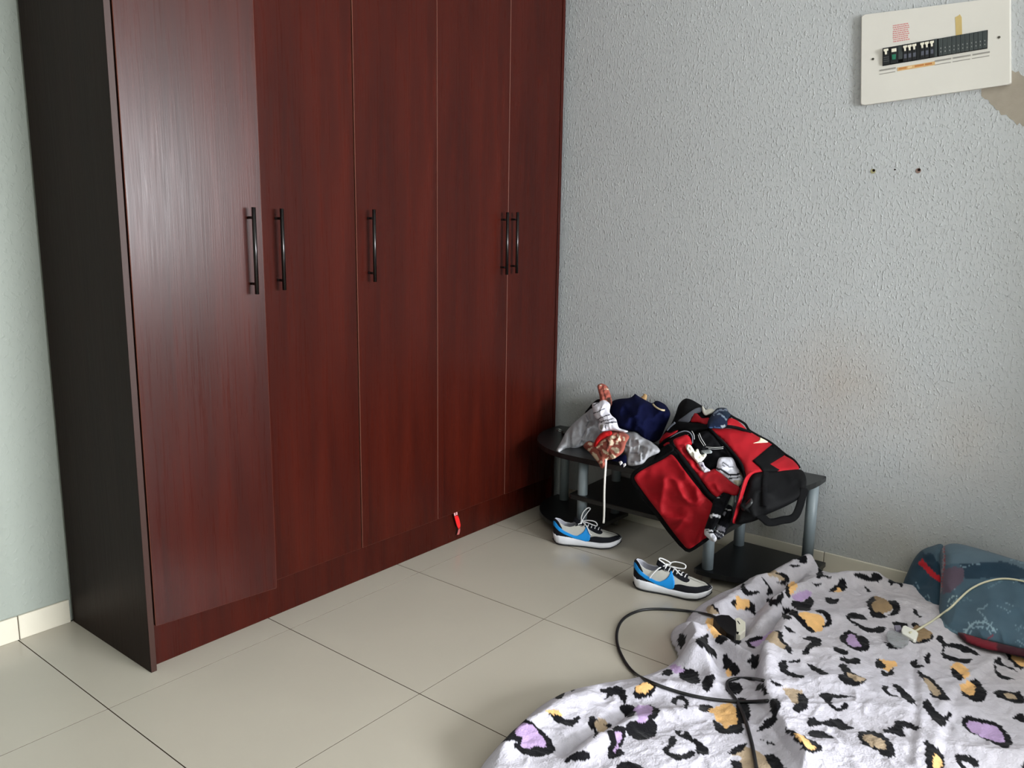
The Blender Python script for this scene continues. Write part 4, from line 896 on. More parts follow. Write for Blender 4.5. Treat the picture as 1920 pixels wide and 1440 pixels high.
pw = cloth('plastic_wrapper', [(1371, 926), (1378, 928), (1379, 936), (1376, 946), (1372, 952), (1364, 946), (1368, 936)], [(1371, 926, 1.805), (1378, 930, 1.81), (1372, 952, 1.80), (1364, 946, 1.795)], mat('cloudy_plastic', (150, 156, 152), .3, .5), step=2.5, bulge=.006, back=.004, edge=4, wr=.004, wscale=8, seed=161, origin='base')
props(pw, 'cloudy plastic wrapper wedged between socks and bag end', 'wrapper')

# ================================================================== LEOPARD BLANKET
# outline of the blanket on the floor (metres), with folds and the printed spots measured from the photograph
BL = [(.30, -1.06), (.42, -.972), (.51, -.945), (.61, -.930), (.72, -.918), (.81, -.926), (.90, -.965), (.98, -1.01), (1.06, -1.055), (1.15, -1.085), (1.235, -1.085), (1.285, -1.05), (1.34, -1.005), (1.40, -.985), (1.445, -.998), (1.50, -.985), (1.60, -.975), (1.70, -.985), (1.80, -1.012), (1.90, -1.045), (2.00, -1.085), (2.075, -1.125), (2.115, -1.172), (2.095, -1.232), (2.068, -1.275), (2.09, -1.335), (2.115, -1.40), (2.14, -1.52), (2.16, -2.30), (.85, -2.30), (.55, -1.95), (.34, -1.55), (.26, -1.25)]
BLs = catmull(BL, 5, True)
def blanket_z(x, y):
    x = np.asarray(x, float); y = np.asarray(y, float)
    d = edge_dist(x, y, BLs); ins = inpoly(x, y, BLs); d = np.where(ins, d, 0)
    q = np.clip(d/.075, 0, 1); z = .046*np.sqrt(np.clip(1-(1-q)**2, 0, 1))
    q2 = np.clip(d/.35, 0, 1); z = z + .018*q2
    far = np.clip(d/.05, 0, 1)
    for pts, a, w in FOLDS:
        dd = np.full(x.shape, 9.0); am = np.zeros(x.shape)
        for i in range(len(pts)-1):
            p = np.array(pts[i]); e = np.array(pts[i+1])-p; t = np.clip(((x-p[0])*e[0]+(y-p[1])*e[1])/(e@e), 0, 1)
            dd = np.minimum(dd, np.hypot(x-p[0]-t*e[0], y-p[1]-t*e[1]))
        z = z + a*np.exp(-(dd/w)**2)*far
    # upper layer lies over the left part: a soft step along its edge
    sx = np.interp(y, STEP_Y, STEP_X)
    st = np.clip((x-sx)/.045+.5, 0, 1); st = st*st*(3-2*st)
    z = z + .042*st*np.clip((-1.12-y)/.12, 0, 1)*far
    ux = (x*.78+y*.62); uy = (-x*.62+y*.78)
    z = z + far*(.0085*folds(ux*5.2, uy*2.6, 7) + .006*fbm(x*9, y*9, 31, 2) + .0026*folds(x*22, y*22, 12) + .0013*folds(x*48+y*20, y*44, 19))
    return np.maximum(z, .003)
def pf(pts, z): return [tuple(onz(u, v, z)[:2]) for u, v in pts]
FOLDS = [
    (pf([(1532, 1046), (1500, 1052), (1460, 1062), (1420, 1080), (1380, 1102), (1350, 1122)], .11), .050, .040),
    (pf([(1640, 1092), (1590, 1094), (1540, 1098), (1495, 1112), (1455, 1136), (1420, 1165)], .09), .030, .030),
    (pf([(1500, 1090), (1450, 1112), (1410, 1142)], .07), -.030, .022),
    (pf([(1296, 1166), (1300, 1186), (1304, 1210)], .11), .062, .045),
    (pf([(1330, 1180), (1362, 1204), (1396, 1226), (1410, 1236)], .08), .034, .024),
    (pf([(1345, 1175), (1372, 1182), (1392, 1178)], .06), -.045, .035),
    (pf([(1318, 1230), (1330, 1262), (1338, 1290)], .06), .016, .02),
    (pf([(1350, 1240), (1385, 1262), (1405, 1268)], .06), -.026, .022),
    (pf([(1480, 1165), (1452, 1192), (1432, 1225), (1426, 1262), (1438, 1305), (1462, 1350), (1490, 1400), (1515, 1440)], .12), .022, .030),
    (pf([(1418, 1250), (1420, 1290), (1440, 1340), (1470, 1400)], .06), -.018, .02),
    (pf([(940, 1398), (975, 1362), (1020, 1336), (1065, 1310), (1100, 1300)], .07), .022, .035),
    (pf([(1060, 1400), (1100, 1375), (1140, 1352), (1168, 1325)], .06), -.026, .022),
    (pf([(1085, 1410), (1130, 1380), (1180, 1350), (1240, 1330), (1300, 1325)], .08), .018, .028),
    (pf([(1190, 1290), (1250, 1276), (1310, 1290)], .07), .012, .03),
    (pf([(1726, 1210), (1712, 1262), (1718, 1330), (1702, 1440)], .1), -.004, .011),
    (pf([(1728, 1215), (1726, 1270), (1730, 1330), (1716, 1440)], .1), .004, .014),
    (pf([(1890, 1236), (1830, 1275), (1790, 1315), (1776, 1370), (1758, 1440)], .1), -.005, .013),
    (pf([(1880, 1226), (1815, 1268), (1776, 1308), (1762, 1365), (1744, 1440)], .1), .006, .018),
    (pf([(1500, 1165), (1560, 1160), (1640, 1140), (1690, 1130)], .1), .012, .04),
    (pf([(1440, 1290), (1520, 1280), (1600, 1290)], .1), .012, .03),
]
st_ = np.array(pf([(1486, 1150), (1452, 1185), (1428, 1220), (1420, 1262), (1430, 1308), (1452, 1352), (1480, 1400), (1505, 1442)], .09)); o_ = np.argsort(st_[:, 1])
STEP_Y, STEP_X = st_[o_, 1], st_[o_, 0]
GX = np.arange(.255, 2.21, .0034); GY = np.arange(-2.305, -.905, .0034)
gx, gy = np.meshgrid(GX, GY); gz = blanket_z(gx, gy)
def on_blanket(u, v):
    """where the sight line of pixel (u, v) meets the blanket"""
    u = np.asarray(u, float); v = np.asarray(v, float); d = ray(u, v)
    t = (.26-CAM[2])/d[..., 2]; t1 = (0-CAM[2])/d[..., 2]; dt = (t1-t)/90
    done = np.zeros(u.shape, bool); res = t1.copy()
    for k in range(91):
        p = CAM+d*t[..., None]
        i = np.clip(np.rint((p[..., 1]-GY[0])/.0034).astype(int), 0, len(GY)-1); j = np.clip(np.rint((p[..., 0]-GX[0])/.0034).astype(int), 0, len(GX)-1)
        h_ = p[..., 2] <= gz[i, j]
        res = np.where(h_ & ~done, t, res); done |= h_; t = t+dt
    return (CAM+d*res[..., None])
K, O_, P_, T_, B_ = (13, 12, 17), (226, 178, 118), (176, 150, 190), (168, 148, 124), (146, 122, 92)
A = lambda *p: [(1120+x*.41667, 1000+y*.41667) for x, y in p]
B = lambda *p: [(860+x/3.0, 1200+y/3.0) for x, y in p]
SPOTS = [
 (K, A((880,120),(905,95),(930,100),(945,135),(912,140),(900,120))), (K, A((865,145),(885,142),(912,150),(880,157))), (K, A((985,205),(1000,150),(1020,190),(1050,200),(1040,210),(1010,200))),
 (T_, A((765,185),(790,168),(845,200),(845,215),(790,200))), (K, A((795,178),(850,190),(864,215),(840,237),(805,225),(842,212),(830,195))),
 (K, A((645,240),(660,230),(680,265),(720,262),(725,272),(680,284),(655,270))), (K, A((738,205),(760,220),(790,275),(760,278),(770,250))), (K, A((760,300),(790,298),(832,318),(820,334),(770,314))),
 (O_, A((858,235),(880,218),(902,235),(888,265),(862,288))), (K, A((845,250),(862,232),(866,288),(855,294))), (K, A((1075,235),(1090,217),(1115,225),(1124,250),(1090,265),(1042,263))), (O_, A((1070,262),(1085,250),(1100,262),(1085,268))),
 (K, A((968,225),(985,234),(1010,226),(985,242))), (K, A((1308,212),(1340,203),(1372,225),(1366,243),(1340,225),(1318,237))), (K, A((1150,192),(1180,188),(1230,200),(1240,180),(1288,205),(1240,224))), (K, A((1205,238),(1227,262),(1215,268))),
 (P_, A((875,285),(925,262),(962,262),(955,290),(920,308),(895,305))), (K, A((876,310),(900,306),(925,310),(955,285),(974,310),(955,347),(905,347),(880,330))), (K, A((1028,290),(1060,295),(1088,298),(1070,320),(1033,312))),
 (O_, A((618,310),(630,278),(650,300),(682,300),(688,330),(655,347),(623,340))), (K, A((598,315),(620,298),(624,330),(608,333))), (K, A((685,308),(707,320),(710,368),(690,360),(663,345),(687,335))),
 (K, A((768,305),(800,303),(830,263),(837,290),(810,327),(778,332))), (T_, A((490,350),(500,325),(530,340),(540,367),(500,367))), (K, A((508,320),(537,333),(548,367),(528,350))),
 (B_, A((1233,300),(1255,283),(1312,308),(1328,345),(1270,367),(1238,345))), (K, A((1212,310),(1240,287),(1252,303),(1235,320),(1247,355),(1277,362),(1303,382),(1238,377),(1220,345))), (K, A((1308,308),(1345,307),(1363,335),(1347,367),(1308,372),(1332,345))),
 (O_, A((903,367),(945,357),(992,368),(1024,400),(1002,443),(963,443),(933,402))), (K, A((832,350),(890,347),(917,383),(947,413),(978,440),(962,449),(913,407),(878,372),(838,362))), (K, A((978,350),(1010,343),(1047,370),(1055,412),(1012,428),(1032,395),(1010,367))), (K, A((828,370),(860,368),(872,385),(840,388))),
 (K, A((1127,365),(1160,360),(1203,375),(1208,392),(1160,387),(1140,390),(1170,405),(1220,428),(1272,423),(1298,430),(1277,447),(1208,443),(1148,407),(1122,385))), (K, A((1422,345),(1432,342),(1450,372),(1465,372),(1448,382),(1430,368))),
 (K, A((1088,470),(1130,438),(1147,448),(1200,468),(1225,495),(1217,528),(1158,528),(1108,497))), (P_, A((1123,490),(1130,458),(1150,458),(1168,475),(1184,512),(1140,507))), (K, A((923,480),(950,466),(1002,473),(1006,507),(965,517),(947,547),(923,542),(943,507),(962,490))),
 (T_, A((763,470),(790,440),(812,450),(817,480),(857,510),(850,527),(798,502),(768,490))), (K, A((793,433),(832,448),(837,485),(872,513),(873,541),(838,522),(850,510),(815,480),(812,450))), (K, A((838,413),(870,436),(892,450),(860,444))),
 (K, A((667,490),(700,468),(742,468),(735,485),(700,495),(715,517),(690,517))), (P_, A((690,497),(740,475),(782,440),(790,442),(730,502),(710,512))), (K, A((598,480),(625,473),(648,490),(620,507))),
 (O_, A((488,390),(515,388),(557,430),(562,462),(525,472),(498,430))), (K, A((538,472),(565,455),(588,480),(560,502),(528,492))), (K, A((368,460),(392,458),(397,495),(375,517),(360,490))), (K, A((438,490),(470,463),(497,458),(497,500),(522,520),(542,572),(508,547),(478,522))),
 (K, A((563,570),(580,543),(612,588),(642,615),(637,638),(598,642),(568,602))), (O_, A((578,620),(602,627),(590,652))), (K, A((678,575),(722,543),(732,570),(712,612),(688,602))), (K, A((1053,520),(1080,513),(1133,540),(1110,548))), (K, A((1083,553),(1130,568),(1160,563),(1188,575),(1167,592),(1128,587),(1098,572))),
 (K, A((812,590),(842,573),(857,600),(862,625),(937,645),(920,652),(858,643),(828,622))), (K, A((858,580),(907,570),(902,587))), (K, A((943,593),(965,596),(1038,630),(1005,637))), (O_, A((1268,580),(1300,573),(1353,590),(1322,612),(1298,622))), (K, A((1248,595),(1260,570),(1287,583),(1293,607),(1263,608))), (K, A((1278,620),(1308,632),(1327,608),(1333,632),(1300,645),(1278,637))),
 (K, A((1083,595),(1117,588),(1142,623),(1203,653),(1208,667),(1190,682),(1150,693),(1098,667),(1083,640),(1110,630))), (T_, A((1120,625),(1160,640),(1207,655),(1182,672),(1138,652))), (K, A((1278,690),(1312,688),(1302,705),(1317,725),(1358,735),(1310,733))), (K, A((1328,680),(1360,688),(1412,733),(1435,772),(1398,762),(1378,742),(1338,697))),
 (K, A((1408,580),(1440,573),(1442,593),(1473,598),(1450,608),(1413,602))), (K, A((1473,550),(1497,543),(1493,592),(1473,577))), (K, A((1438,618),(1477,638),(1542,688),(1573,733),(1588,752),(1528,748),(1503,737),(1488,690),(1458,650))), (T_, A((1470,652),(1500,667),(1540,715),(1530,735),(1510,725),(1485,690))),
 (O_, A((1588,600),(1620,583),(1662,608),(1678,640),(1640,667),(1608,637))), (K, A((1593,610),(1610,613),(1648,650),(1637,668),(1598,642))), (K, A((1690,663),(1722,673),(1753,725),(1722,763),(1668,743),(1638,717))), (O_, A((1637,680),(1670,666),(1697,690),(1692,728),(1655,722),(1636,700))),
 (K, A((1783,580),(1812,558),(1827,590),(1882,620),(1893,627),(1830,602))), (K, A((1788,585),(1802,620),(1832,645),(1878,657),(1820,658),(1788,622))), (K, A((1838,540),(1872,548),(1893,590),(1924,605),(1900,613),(1858,577))), (O_, A((1860,547),(1900,560),(1924,572),(1918,602),(1890,590),(1872,570))),
 (K, A((1778,720),(1810,706),(1882,718),(1902,708),(1912,735),(1924,762),(1880,768),(1828,747))), (T_, A((1830,722),(1870,725),(1890,745),(1850,745))), (K, A((1543,500),(1555,478),(1572,498),(1600,498),(1652,508),(1723,545),(1690,548),(1600,518),(1567,512),(1562,540),(1600,558),(1650,568),(1688,568),(1660,588),(1600,578),(1548,557),(1558,520))), (K, A((1518,475),(1550,463),(1563,502),(1540,492))),
 (K, A((1408,410),(1430,403),(1453,420),(1430,432))), (B_, A((1420,432),(1450,420),(1492,440),(1507,460),(1480,487),(1430,482))), (K, A((1398,480),(1440,488),(1490,478),(1507,453),(1513,470),(1480,495),(1420,495))), (K, A((1288,488),(1340,513),(1353,520),(1310,518))), (K, A((1330,400),(1390,410),(1395,440),(1350,430))),
 (K, A((1463,765),(1490,748),(1502,773),(1560,828),(1580,798),(1593,820),(1562,868),(1528,857),(1478,802))), (K, A((1283,885),(1330,872),(1340,848),(1392,848),(1453,875),(1440,887),(1400,878),(1372,882),(1388,918),(1350,912),(1320,903),(1300,902))),
 (K, A((1637,850),(1665,823),(1722,838),(1802,858),(1852,908),(1868,945),(1840,968),(1798,953),(1738,928),(1668,892))), (P_, A((1660,862),(1700,850),(1790,870),(1820,900),(1828,940),(1780,935),(1700,905))), (K, A((1868,830),(1900,813),(1924,825),(1924,852),(1890,842))),
 (K, A((993,725),(1060,723),(1163,740),(1070,743),(1052,760),(1080,788),(1117,763),(1128,785),(1080,803),(1028,762))), (T_, A((833,700),(900,703),(922,720),(902,772),(878,762),(848,720))), (K, A((900,718),(942,738),(948,780),(910,813),(878,787),(907,760))), (K, A((773,653),(802,673),(833,690),(800,688))), (K, A((778,755),(812,748),(823,790),(800,823),(778,802))),
 (K, A((943,845),(970,828),(1000,848),(1082,838),(1132,868),(1158,880),(1090,888),(1060,873),(990,868),(960,873))), (K, A((948,893),(990,888),(1058,912),(1052,925),(968,918))), (K, A((843,883),(890,893),(1000,953),(1003,982),(958,988),(908,958))), (O_, A((885,905),(920,908),(968,952),(985,973),(950,970),(908,932))),
 (K, A((1173,900),(1220,888),(1272,903),(1322,943),(1343,1000),(1310,1018),(1268,988),(1213,960),(1188,947))), (T_, A((1193,918),(1230,905),(1288,938),(1300,970),(1262,972),(1213,945))), (K, A((1473,933),(1502,948),(1552,998),(1560,1070),(1488,1070),(1478,1000))), (O_, A((1513,1005),(1530,998),(1552,1040),(1535,1070),(1508,1050))), (K, A((1608,1010),(1640,998),(1682,1003),(1713,1030),(1705,1060),(1668,1033),(1640,1033),(1662,1065),(1638,1062))),
 (K, B((1143,190),(1175,163),(1203,180),(1190,202),(1160,202))), (K, B((1238,190),(1270,163),(1342,188),(1358,225),(1342,253),(1288,237),(1248,217))), (P_, B((1183,155),(1215,143),(1262,165),(1255,187),(1220,192))), (K, B((1368,260),(1385,213),(1437,203),(1427,257),(1400,293))), (K, B((788,285),(850,268),(900,263),(928,285),(910,313),(870,312),(818,338),(830,310))), (K, B((898,320),(935,288),(943,358))),
 (K, B((978,310),(1000,262),(1050,236),(1075,238),(1108,258),(1098,302),(1060,328),(1000,331))), (O_, B((987,292),(1005,260),(1050,242),(1088,260),(1078,283),(1030,308),(997,303))), (K, B((1193,345),(1220,318),(1272,323),(1293,350),(1288,382),(1268,388),(1268,352),(1240,338),(1227,357),(1213,368))), (K, B((528,300),(560,288),(603,288),(580,327),(548,333))), (K, B((608,280),(652,275),(640,290))),
 (K, B((508,415),(560,425),(590,445),(640,448),(672,428),(683,445),(640,488),(588,482),(528,447))), (O_, B((488,405),(530,396),(582,415),(588,432),(540,422))), (K, B((733,440),(760,428),(777,460),(772,500),(790,530),(753,562),(763,520),(733,487))), (T_, B((775,460),(800,438),(842,480),(832,507),(790,522),(770,490))), (K, B((818,480),(862,478),(850,497))),
 (K, B((903,380),(930,363),(987,376),(992,410),(970,433),(918,422))), (K, B((1058,368),(1122,383),(1133,410),(1100,442),(1058,442))), (K, B((948,475),(985,453),(1042,468),(1082,440),(1118,490),(1102,542),(1050,563),(988,558),(943,512))), (P_, B((983,385),(1060,370),(1093,387),(1080,420),(1040,470),(1000,460),(1010,425))),
 (K, B((238,572),(243,540),(250,488),(300,453),(380,448),(412,468),(452,503),(512,558),(543,620),(502,648),(410,658),(318,622),(313,590),(340,572),(280,573))), (P_, B((318,520),(345,475),(385,470),(430,500),(480,560),(487,610),(440,602),(390,612),(345,600),(362,550),(330,545))), (K, B((598,680),(640,638),(702,628),(738,650),(722,692),(670,692),(630,692),(608,703))),
 (K, B((833,515),(868,508),(870,490),(920,483),(943,515),(932,577),(905,610),(922,625),(933,650),(860,671),(838,642),(853,580))), (P_, B((872,522),(908,515),(920,550),(892,600),(885,637),(867,630),(892,572))),
 (K, B((1188,550),(1222,543),(1217,590),(1182,620),(1200,638),(1260,643),(1312,623),(1333,640),(1290,673),(1208,673),(1143,622),(1178,590))), (K, B((1213,510),(1245,513),(1252,535),(1270,513),(1292,518),(1322,558),(1382,588),(1408,630),(1390,648),(1338,632),(1328,592),(1278,562),(1238,542))),
 (K, B((1343,390),(1370,363),(1422,373),(1432,395),(1385,408))), (K, B((1568,330),(1622,343),(1638,440),(1610,473),(1560,440))), (K, B((1433,450),(1480,480),(1500,500),(1540,480),(1572,440),(1603,500),(1580,528),(1500,531),(1448,512))), (O_, B((1403,395),(1480,368),(1542,363),(1562,410),(1567,470),(1530,482),(1500,502),(1478,472),(1448,452),(1438,420))), (K, B((1498,270),(1530,238),(1582,248),(1593,290),(1560,308),(1518,302))),
 (T_, B((1528,650),(1600,600),(1702,640),(1763,680),(1763,740),(1560,740),(1590,660))), (K, B((1508,640),(1570,598),(1623,583),(1600,617),(1550,642))), (K, B((1528,680),(1580,688),(1603,740),(1560,740))), (K, B((1718,650),(1792,658),(1833,740),(1770,740))), (K, B((898,710),(940,688),(1002,698),(1043,740),(898,740))), (K, B((1678,517),(1740,448),(1793,448),(1740,502))), (K, B((1688,560),(1783,592),(1740,588))), (K, B((1668,280),(1700,253),(1743,300),(1720,313))), (K, B((100,700),(118,688),(130,694),(112,712))),
]
ins = inpoly(gx, gy, BLs)
base_c = np.array(lin((192, 188, 198)))
cols = np.tile(base_c, (gx.size, 1)).reshape(gx.shape+(3,))
# the cloth turns greyer on the right: a little dirty, mostly shade put into the colour
dirt_shade = np.clip((gx-1.25)*1.1 + (-gy-1.35)*.5 + .5*fbm(gx*3, gy*3, 77, 3), 0, 1)[..., None]
cols = cols*(1-dirt_shade*.45) + np.array(lin((164, 155, 147)))*dirt_shade*.45
jx = gx + .0042*fbm(gx*130, gy*130, 51, 2); jy = gy + .0042*fbm(gx*130, gy*130, 61, 2)
tint = 1+.10*fbm(gx*60, gy*60, 71, 2)
for c, poly in SPOTS:
    pp = catmull(poly, 3, True); w_ = on_blanket(pp[:, 0], pp[:, 1])[:, :2]
    lo = w_.min(0)-.01; hi = w_.max(0)+.01
    i0, i1 = np.searchsorted(GY, [lo[1], hi[1]]); j0, j1 = np.searchsorted(GX, [lo[0], hi[0]])
    if i1 <= i0 or j1 <= j0: continue
    sl = (slice(i0, i1), slice(j0, j1))
    cols[sl][inpoly(jx[sl], jy[sl], w_)] = lin(c)
# spots of the same kind beyond the edge of the photograph
rg = random.Random(8)
def out_of_frame(x, y):
    d = AX@(np.array([x, y, .07])-CAM); u = W/2+FPX*d[0]/d[2]; v = H/2-FPX*d[1]/d[2]
    return d[2] < .1 or u > W+25 or v > H+25
for k in range(420):
    x, y = rg.uniform(.3, 2.18), rg.uniform(-2.28, -.95)
    if not out_of_frame(x, y): continue
    if (round(x/.13)+round(y/.12)) % 2 and rg.random() < .75: continue
    a = rg.uniform(0, 3.1); r1, r2 = rg.uniform(.03, .05), rg.uniform(.018, .032)
    if any((x-q[0])**2+(y-q[1])**2 < .0075 for q in SPOTS if len(q) == 3): continue
    SPOTS.append((x, y, 0))
    i0, i1 = np.searchsorted(GY, [y-.07, y+.07]); j0, j1 = np.searchsorted(GX, [x-.07, x+.07]); sl = (slice(i0, i1), slice(j0, j1))
    e1 = ell(x, y, r1, r2, a); e2 = ell(x+.006*math.cos(a), y, r1*.6, r2*.55, a)
    cols[sl][inpoly(jx[sl], jy[sl], e1)] = lin(K)
    cols[sl][inpoly(jx[sl], jy[sl], e2)] = lin(rg.choice((O_, P_, T_, (192, 188, 198))))
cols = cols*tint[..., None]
idx = -np.ones(gx.shape, int); idx[ins] = np.arange(ins.sum())
V = np.stack([gx[ins], gy[ins], gz[ins]], 1)
q = np.stack([idx[:-1, :-1], idx[:-1, 1:], idx[1:, 1:], idx[1:, :-1]], -1).reshape(-1, 4); q = q[(q >= 0).all(1)]
me = bpy.data.meshes.new('leopard_blanket'); nv_ = len(V); nf = len(q); off = np.array([1.3, -1.6, 0])
me.vertices.add(nv_); me.vertices.foreach_set('co', (V-off).ravel())
me.loops.add(nf*4); me.loops.foreach_set('vertex_index', q.ravel().astype(np.int32))
me.polygons.add(nf); me.polygons.foreach_set('loop_start', np.arange(0, nf*4, 4, dtype=np.int32)); me.polygons.foreach_set('loop_total', np.full(nf, 4, np.int32))
me.polygons.foreach_set('use_smooth', np.ones(nf, bool)); me.update(); me.validate()
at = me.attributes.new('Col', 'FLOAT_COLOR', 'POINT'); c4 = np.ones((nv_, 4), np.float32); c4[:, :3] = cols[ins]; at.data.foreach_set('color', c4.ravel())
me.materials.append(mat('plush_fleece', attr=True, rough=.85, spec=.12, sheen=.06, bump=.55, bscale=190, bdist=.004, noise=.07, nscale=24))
blanket = bpy.data.objects.new('leopard_blanket', me); COL.objects.link(blanket); blanket.location = off
props(blanket, 'rumpled white leopard print fleece blanket with black, peach and lilac spots', 'blanket')
hemp = [(x, y, float(blanket_z(np.array([x-.006]), np.array([y-.004]))[0])+.002) for x, y in catmull([(2.060, -1.122), (2.098, -1.165), (2.102, -1.185), (2.083, -1.232), (2.060, -1.270)], 5)]
tube('hem', catmull([tuple(map(float, p)) for p in hemp], 4), .0045, mat('black_hem', (16, 15, 20), .8, .1), blanket, 8)

# ================================================================== FOLDED BLUE DUVET BY THE WALL
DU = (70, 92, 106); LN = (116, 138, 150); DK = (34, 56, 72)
M_duv = mat('duvet_cotton', attr=True, rough=.85, spec=.15, sheen=.1, noise=.14, nscale=14, bump=.3, bscale=420)
duv = empty('folded_duvet', tuple(onz(1800, 1190, .06)), 'thick folded blue patterned duvet against the wall on the blanket', 'duvet')
rg = random.Random(5); vein = []
for k in range(20):
    x, y = rg.uniform(1770, 1985), rg.uniform(1050, 1215); p = [(x, y)]
    for j in range(4): x += rg.uniform(5, 16)*rg.choice((-1, 1, 1)); y += rg.uniform(-13, 13); p.append((x, y))
    vein.append((LN if rg.random() < .6 else (92, 116, 130), line_poly(catmull(p, 3), rg.uniform(1, 2))))
wheel = [((138, 162, 172), line_poly([(1838+28*math.cos(a), 1192+26*math.sin(a)) for a in np.linspace(math.pi*1.05, math.pi*1.95, 14)], 3)), ((128, 152, 164), line_poly([(1838+20*math.cos(a), 1192+17*math.sin(a)) for a in np.linspace(math.pi*1.05, math.pi*1.95, 12)], 1.6))]
for a in np.linspace(math.pi*1.12, math.pi*1.88, 6): wheel.append(((132, 156, 168), line_poly([(1838+16*math.cos(a), 1192+14*math.sin(a)), (1838+36*math.cos(a), 1192+34*math.sin(a))], 1.6)))
top_paint = [((88, 106, 118), [(1764, 1018), (1800, 1016), (1900, 1040), (1990, 1060), (1990, 1082), (1880, 1062), (1800, 1056), (1766, 1060)]), (DK, [(1800, 1058), (1880, 1052), (1990, 1090), (1990, 1120), (1880, 1082), (1810, 1086)])] + vein + [
    ((92, 78, 92), [(1766, 1070), (1788, 1062), (1808, 1066), (1806, 1090), (1782, 1110), (1768, 1114)]), ((142, 130, 136), line_poly([(1768, 1020), (1770, 1050), (1766, 1080), (1764, 1112)], 4)), ((150, 62, 66), line_poly([(1770, 1024), (1772, 1050), (1767, 1085), (1766, 1100)], 1.5)),
    ((150, 172, 176), line_poly(catmull([(1776, 1136), (1782, 1122), (1792, 1116), (1793, 1124), (1782, 1134)], 3), 2)), ((126, 60, 74), line_poly([(1852, 1198), (1862, 1190)], 3))] + wheel + [((104, 130, 144), [(1765, 1160), (1768, 1180), (1800, 1194), (1794, 1186), (1774, 1172)])]
dtop = cloth('duvet_top', [(1768, 1184), (1762, 1172), (1760, 1150), (1762, 1120), (1764, 1085), (1762, 1052), (1764, 1032), (1776, 1021), (1800, 1020), (1850, 1033), (1900, 1048), (1950, 1062), (1990, 1076), (1998, 1140), (1995, 1235), (1940, 1226), (1900, 1216), (1850, 1203), (1800, 1194)],
      [(1768, 1184, 1.80), (1762, 1150, 1.90), (1762, 1052, 2.13), (1776, 1021, 2.17), (1850, 1033, 2.185), (1950, 1062, 2.19), (1995, 1080, 2.19), (1995, 1235, 1.745), (1900, 1216, 1.745), (1850, 1203, 1.75), (1860, 1120, 1.98)],
      M_duv, duv, step=2.6, bulge=.05, back=.035, edge=26, wr=.006, wscale=40, seed=171, base=DU, paint=top_paint, minz=.02)
side_vein = [(LN, line_poly(catmull(p, 3), 1.4)) for p in ([(1700, 1116), (1708, 1104), (1720, 1098), (1726, 1112)], [(1704, 1128), (1716, 1118), (1728, 1124), (1740, 1116), (1744, 1136)], [(1728, 1124), (1734, 1140)], [(1712, 1098), (1718, 1092), (1724, 1098)])]
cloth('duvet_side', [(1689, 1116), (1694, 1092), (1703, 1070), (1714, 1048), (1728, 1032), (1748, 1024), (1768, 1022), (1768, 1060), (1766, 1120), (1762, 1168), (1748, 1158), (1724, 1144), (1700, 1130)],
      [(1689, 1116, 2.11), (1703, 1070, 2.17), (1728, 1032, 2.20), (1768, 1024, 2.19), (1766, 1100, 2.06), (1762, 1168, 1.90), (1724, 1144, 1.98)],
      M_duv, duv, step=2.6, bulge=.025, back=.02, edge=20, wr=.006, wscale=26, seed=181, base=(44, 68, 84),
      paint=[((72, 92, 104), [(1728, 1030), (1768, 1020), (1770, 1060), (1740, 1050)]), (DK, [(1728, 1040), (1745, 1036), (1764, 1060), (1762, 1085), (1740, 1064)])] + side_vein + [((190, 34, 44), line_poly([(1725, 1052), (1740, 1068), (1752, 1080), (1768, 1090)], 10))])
cloth('duvet_underside', [(1796, 1186), (1830, 1192), (1870, 1204), (1920, 1214), (1990, 1224), (1990, 1246), (1900, 1228), (1862, 1220), (1830, 1212), (1808, 1202)], [(1796, 1186, 1.76), (1870, 1204, 1.74), (1990, 1224, 1.74), (1990, 1246, 1.70), (1862, 1220, 1.70), (1830, 1212, 1.71)], M_duv, duv, step=4, bulge=.01, back=.03, edge=8, base=(60, 24, 34), paint=[((112, 30, 42), [(1806, 1188), (1868, 1204), (1872, 1222), (1836, 1214), (1814, 1204)])])

# ================================================================== CABLES AND PLUGS
BV = bvh_of([blanket]); BVD = bvh_of([blanket, dtop])
def lay(px, r, bv=BV):
    """run a cable over whatever lies under these pixels: blanket, duvet or bare floor"""
    px = catmull(px, 5); out = []
    for u, v in px:
        h_ = hit(bv, u, v)
        if h_ is None: p = onz(u, v, r)
        else: p = np.array(h_); p = p-ray(u, v)/np.linalg.norm(ray(u, v))*r*1.6
        out.append(p)
    out = np.array(out)
    for k in range(2): out[1:-1] = .25*out[:-2]+.5*out[1:-1]+.25*out[2:]
    return [tuple(map(float, p)) for p in out]
M_cab = mat('black_cable', (18, 18, 20), .42, .5); M_sock = mat('black_socket_plastic', (9, 9, 12), .5, .3)
ext = empty('extension_cord', tuple(onz(1240, 1170, 0)), 'black power cord looping over floor and blanket with a plugged-in coupler', 'power cord')
tube('cable', lay([(1342, 1158), (1330, 1153), (1300, 1147), (1260, 1143), (1220, 1142), (1192, 1147), (1168, 1161), (1157, 1183), (1158, 1210), (1170, 1238), (1185, 1258), (1205, 1272), (1240, 1287), (1280, 1300), (1320, 1309), (1360, 1314), (1400, 1316), (1440, 1314)], .0048), .0048, M_cab, ext, 10)
tube('cable', lay([(1432, 1276), (1415, 1273), (1395, 1272), (1375, 1273), (1364, 1279), (1365, 1291), (1380, 1312), (1393, 1337), (1402, 1365), (1411, 1400), (1418, 1440), (1424, 1478)], .0048), .0048, M_cab, ext, 10)
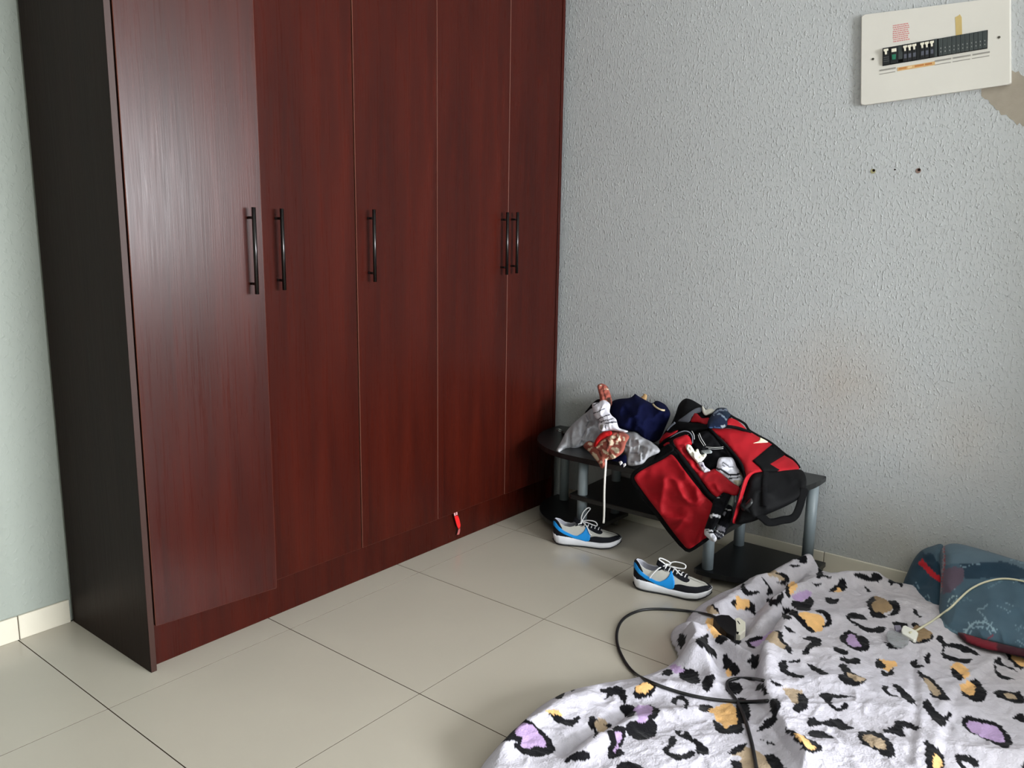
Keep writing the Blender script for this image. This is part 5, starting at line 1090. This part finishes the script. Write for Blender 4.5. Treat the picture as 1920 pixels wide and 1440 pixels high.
def hslab(name, px, z, h, m_, parent, bev=.002, tilt=(0, 0)):
    p = onz(*np.array(px, float).T, z); c = p.mean(0)
    p = [(a[0], a[1], a[2]+tilt[0]*(a[0]-c[0])+tilt[1]*(a[1]-c[1])) for a in p]
    return prism(name, [(a[0], a[1], a[2]-h) for a in p], (0, 0, h), m_, parent, bev)
sz = float(onz(1360, 1170, 0)[2]); zb = hit(BV, 1360, 1176); zb = zb.z if zb else .05
cpl = hslab('coupler', [(1338, 1156), (1352, 1152), (1367, 1153), (1380, 1164), (1381, 1182), (1377, 1194), (1362, 1186), (1350, 1174)], zb+.040, .038, M_sock, ext, .0025)
hslab('coupler_face', [(1364, 1163), (1374, 1163), (1376, 1180), (1370, 1182)], zb+.0368, .001, mat('coupler_sheen', (30, 30, 34), .3, .5), cpl, .0003)
adp = hslab('white_plug', [(1378, 1159), (1386, 1157), (1398, 1166), (1398, 1180), (1388, 1190), (1380, 1188)], zb+.030, .028, mat('cream_plug', (226, 222, 206), .45), ext, .003)
hslab('plug_slot', [(1382, 1164), (1384, 1164), (1388, 1170), (1386, 1170)], zb+.0304, .001, M_sl, adp, .0)
hslab('plug_slot', [(1381, 1184), (1386, 1185), (1384, 1189), (1381, 1188)], zb+.0304, .001, M_sl, adp, .0)
zc = hit(BV, 1706, 1186).z
chg = empty('phone_charger', tuple(onz(1706, 1190, zc)), 'white rectangular charger with long cream lead running over the duvet', 'charger')
hslab('charger_body', [(1690, 1180), (1693, 1173), (1698, 1172), (1718, 1182), (1722, 1186), (1718, 1198), (1713, 1199), (1692, 1187)], zc+.022, .021, mat('white_plastic', (232, 231, 222), .4), chg, .003)
hslab('charger_pin', [(1677, 1172), (1688, 1172), (1692, 1180), (1680, 1182)], zc+.014, .010, mat('grey_lilac_plastic', (128, 122, 140), .5), chg, .001)
ld = [tuple(map(float, onz(1706, 1186, zc+.025)))] + lay([(1716, 1184), (1732, 1174), (1750, 1163), (1768, 1150), (1784, 1138), (1800, 1122), (1818, 1106), (1838, 1095), (1860, 1088), (1885, 1085), (1920, 1090), (1960, 1104)], .0034, BVD)
tube('charger_lead', ld, .0034, mat('cream_lead', (206, 200, 172), .5), chg, 8)
pl = hslab('plastic_scrap', [(1662, 1190), (1664, 1183), (1672, 1180), (1684, 1186), (1700, 1190), (1706, 1197), (1702, 1206), (1692, 1212), (1676, 1210), (1665, 1202)], hit(BV, 1684, 1196).z+.012, .006, mat('smoky_clear_plastic', (170, 172, 176), .2, .5, noise=.2, nscale=70, alpha=.55, bump=.6, bscale=60, bdist=.01), None, .002)
pl.location = Vector((0, 0, 0))
props(pl, 'crushed smoky clear plastic scrap beside the white charger', 'plastic scrap')
bpy.context.view_layer.update()
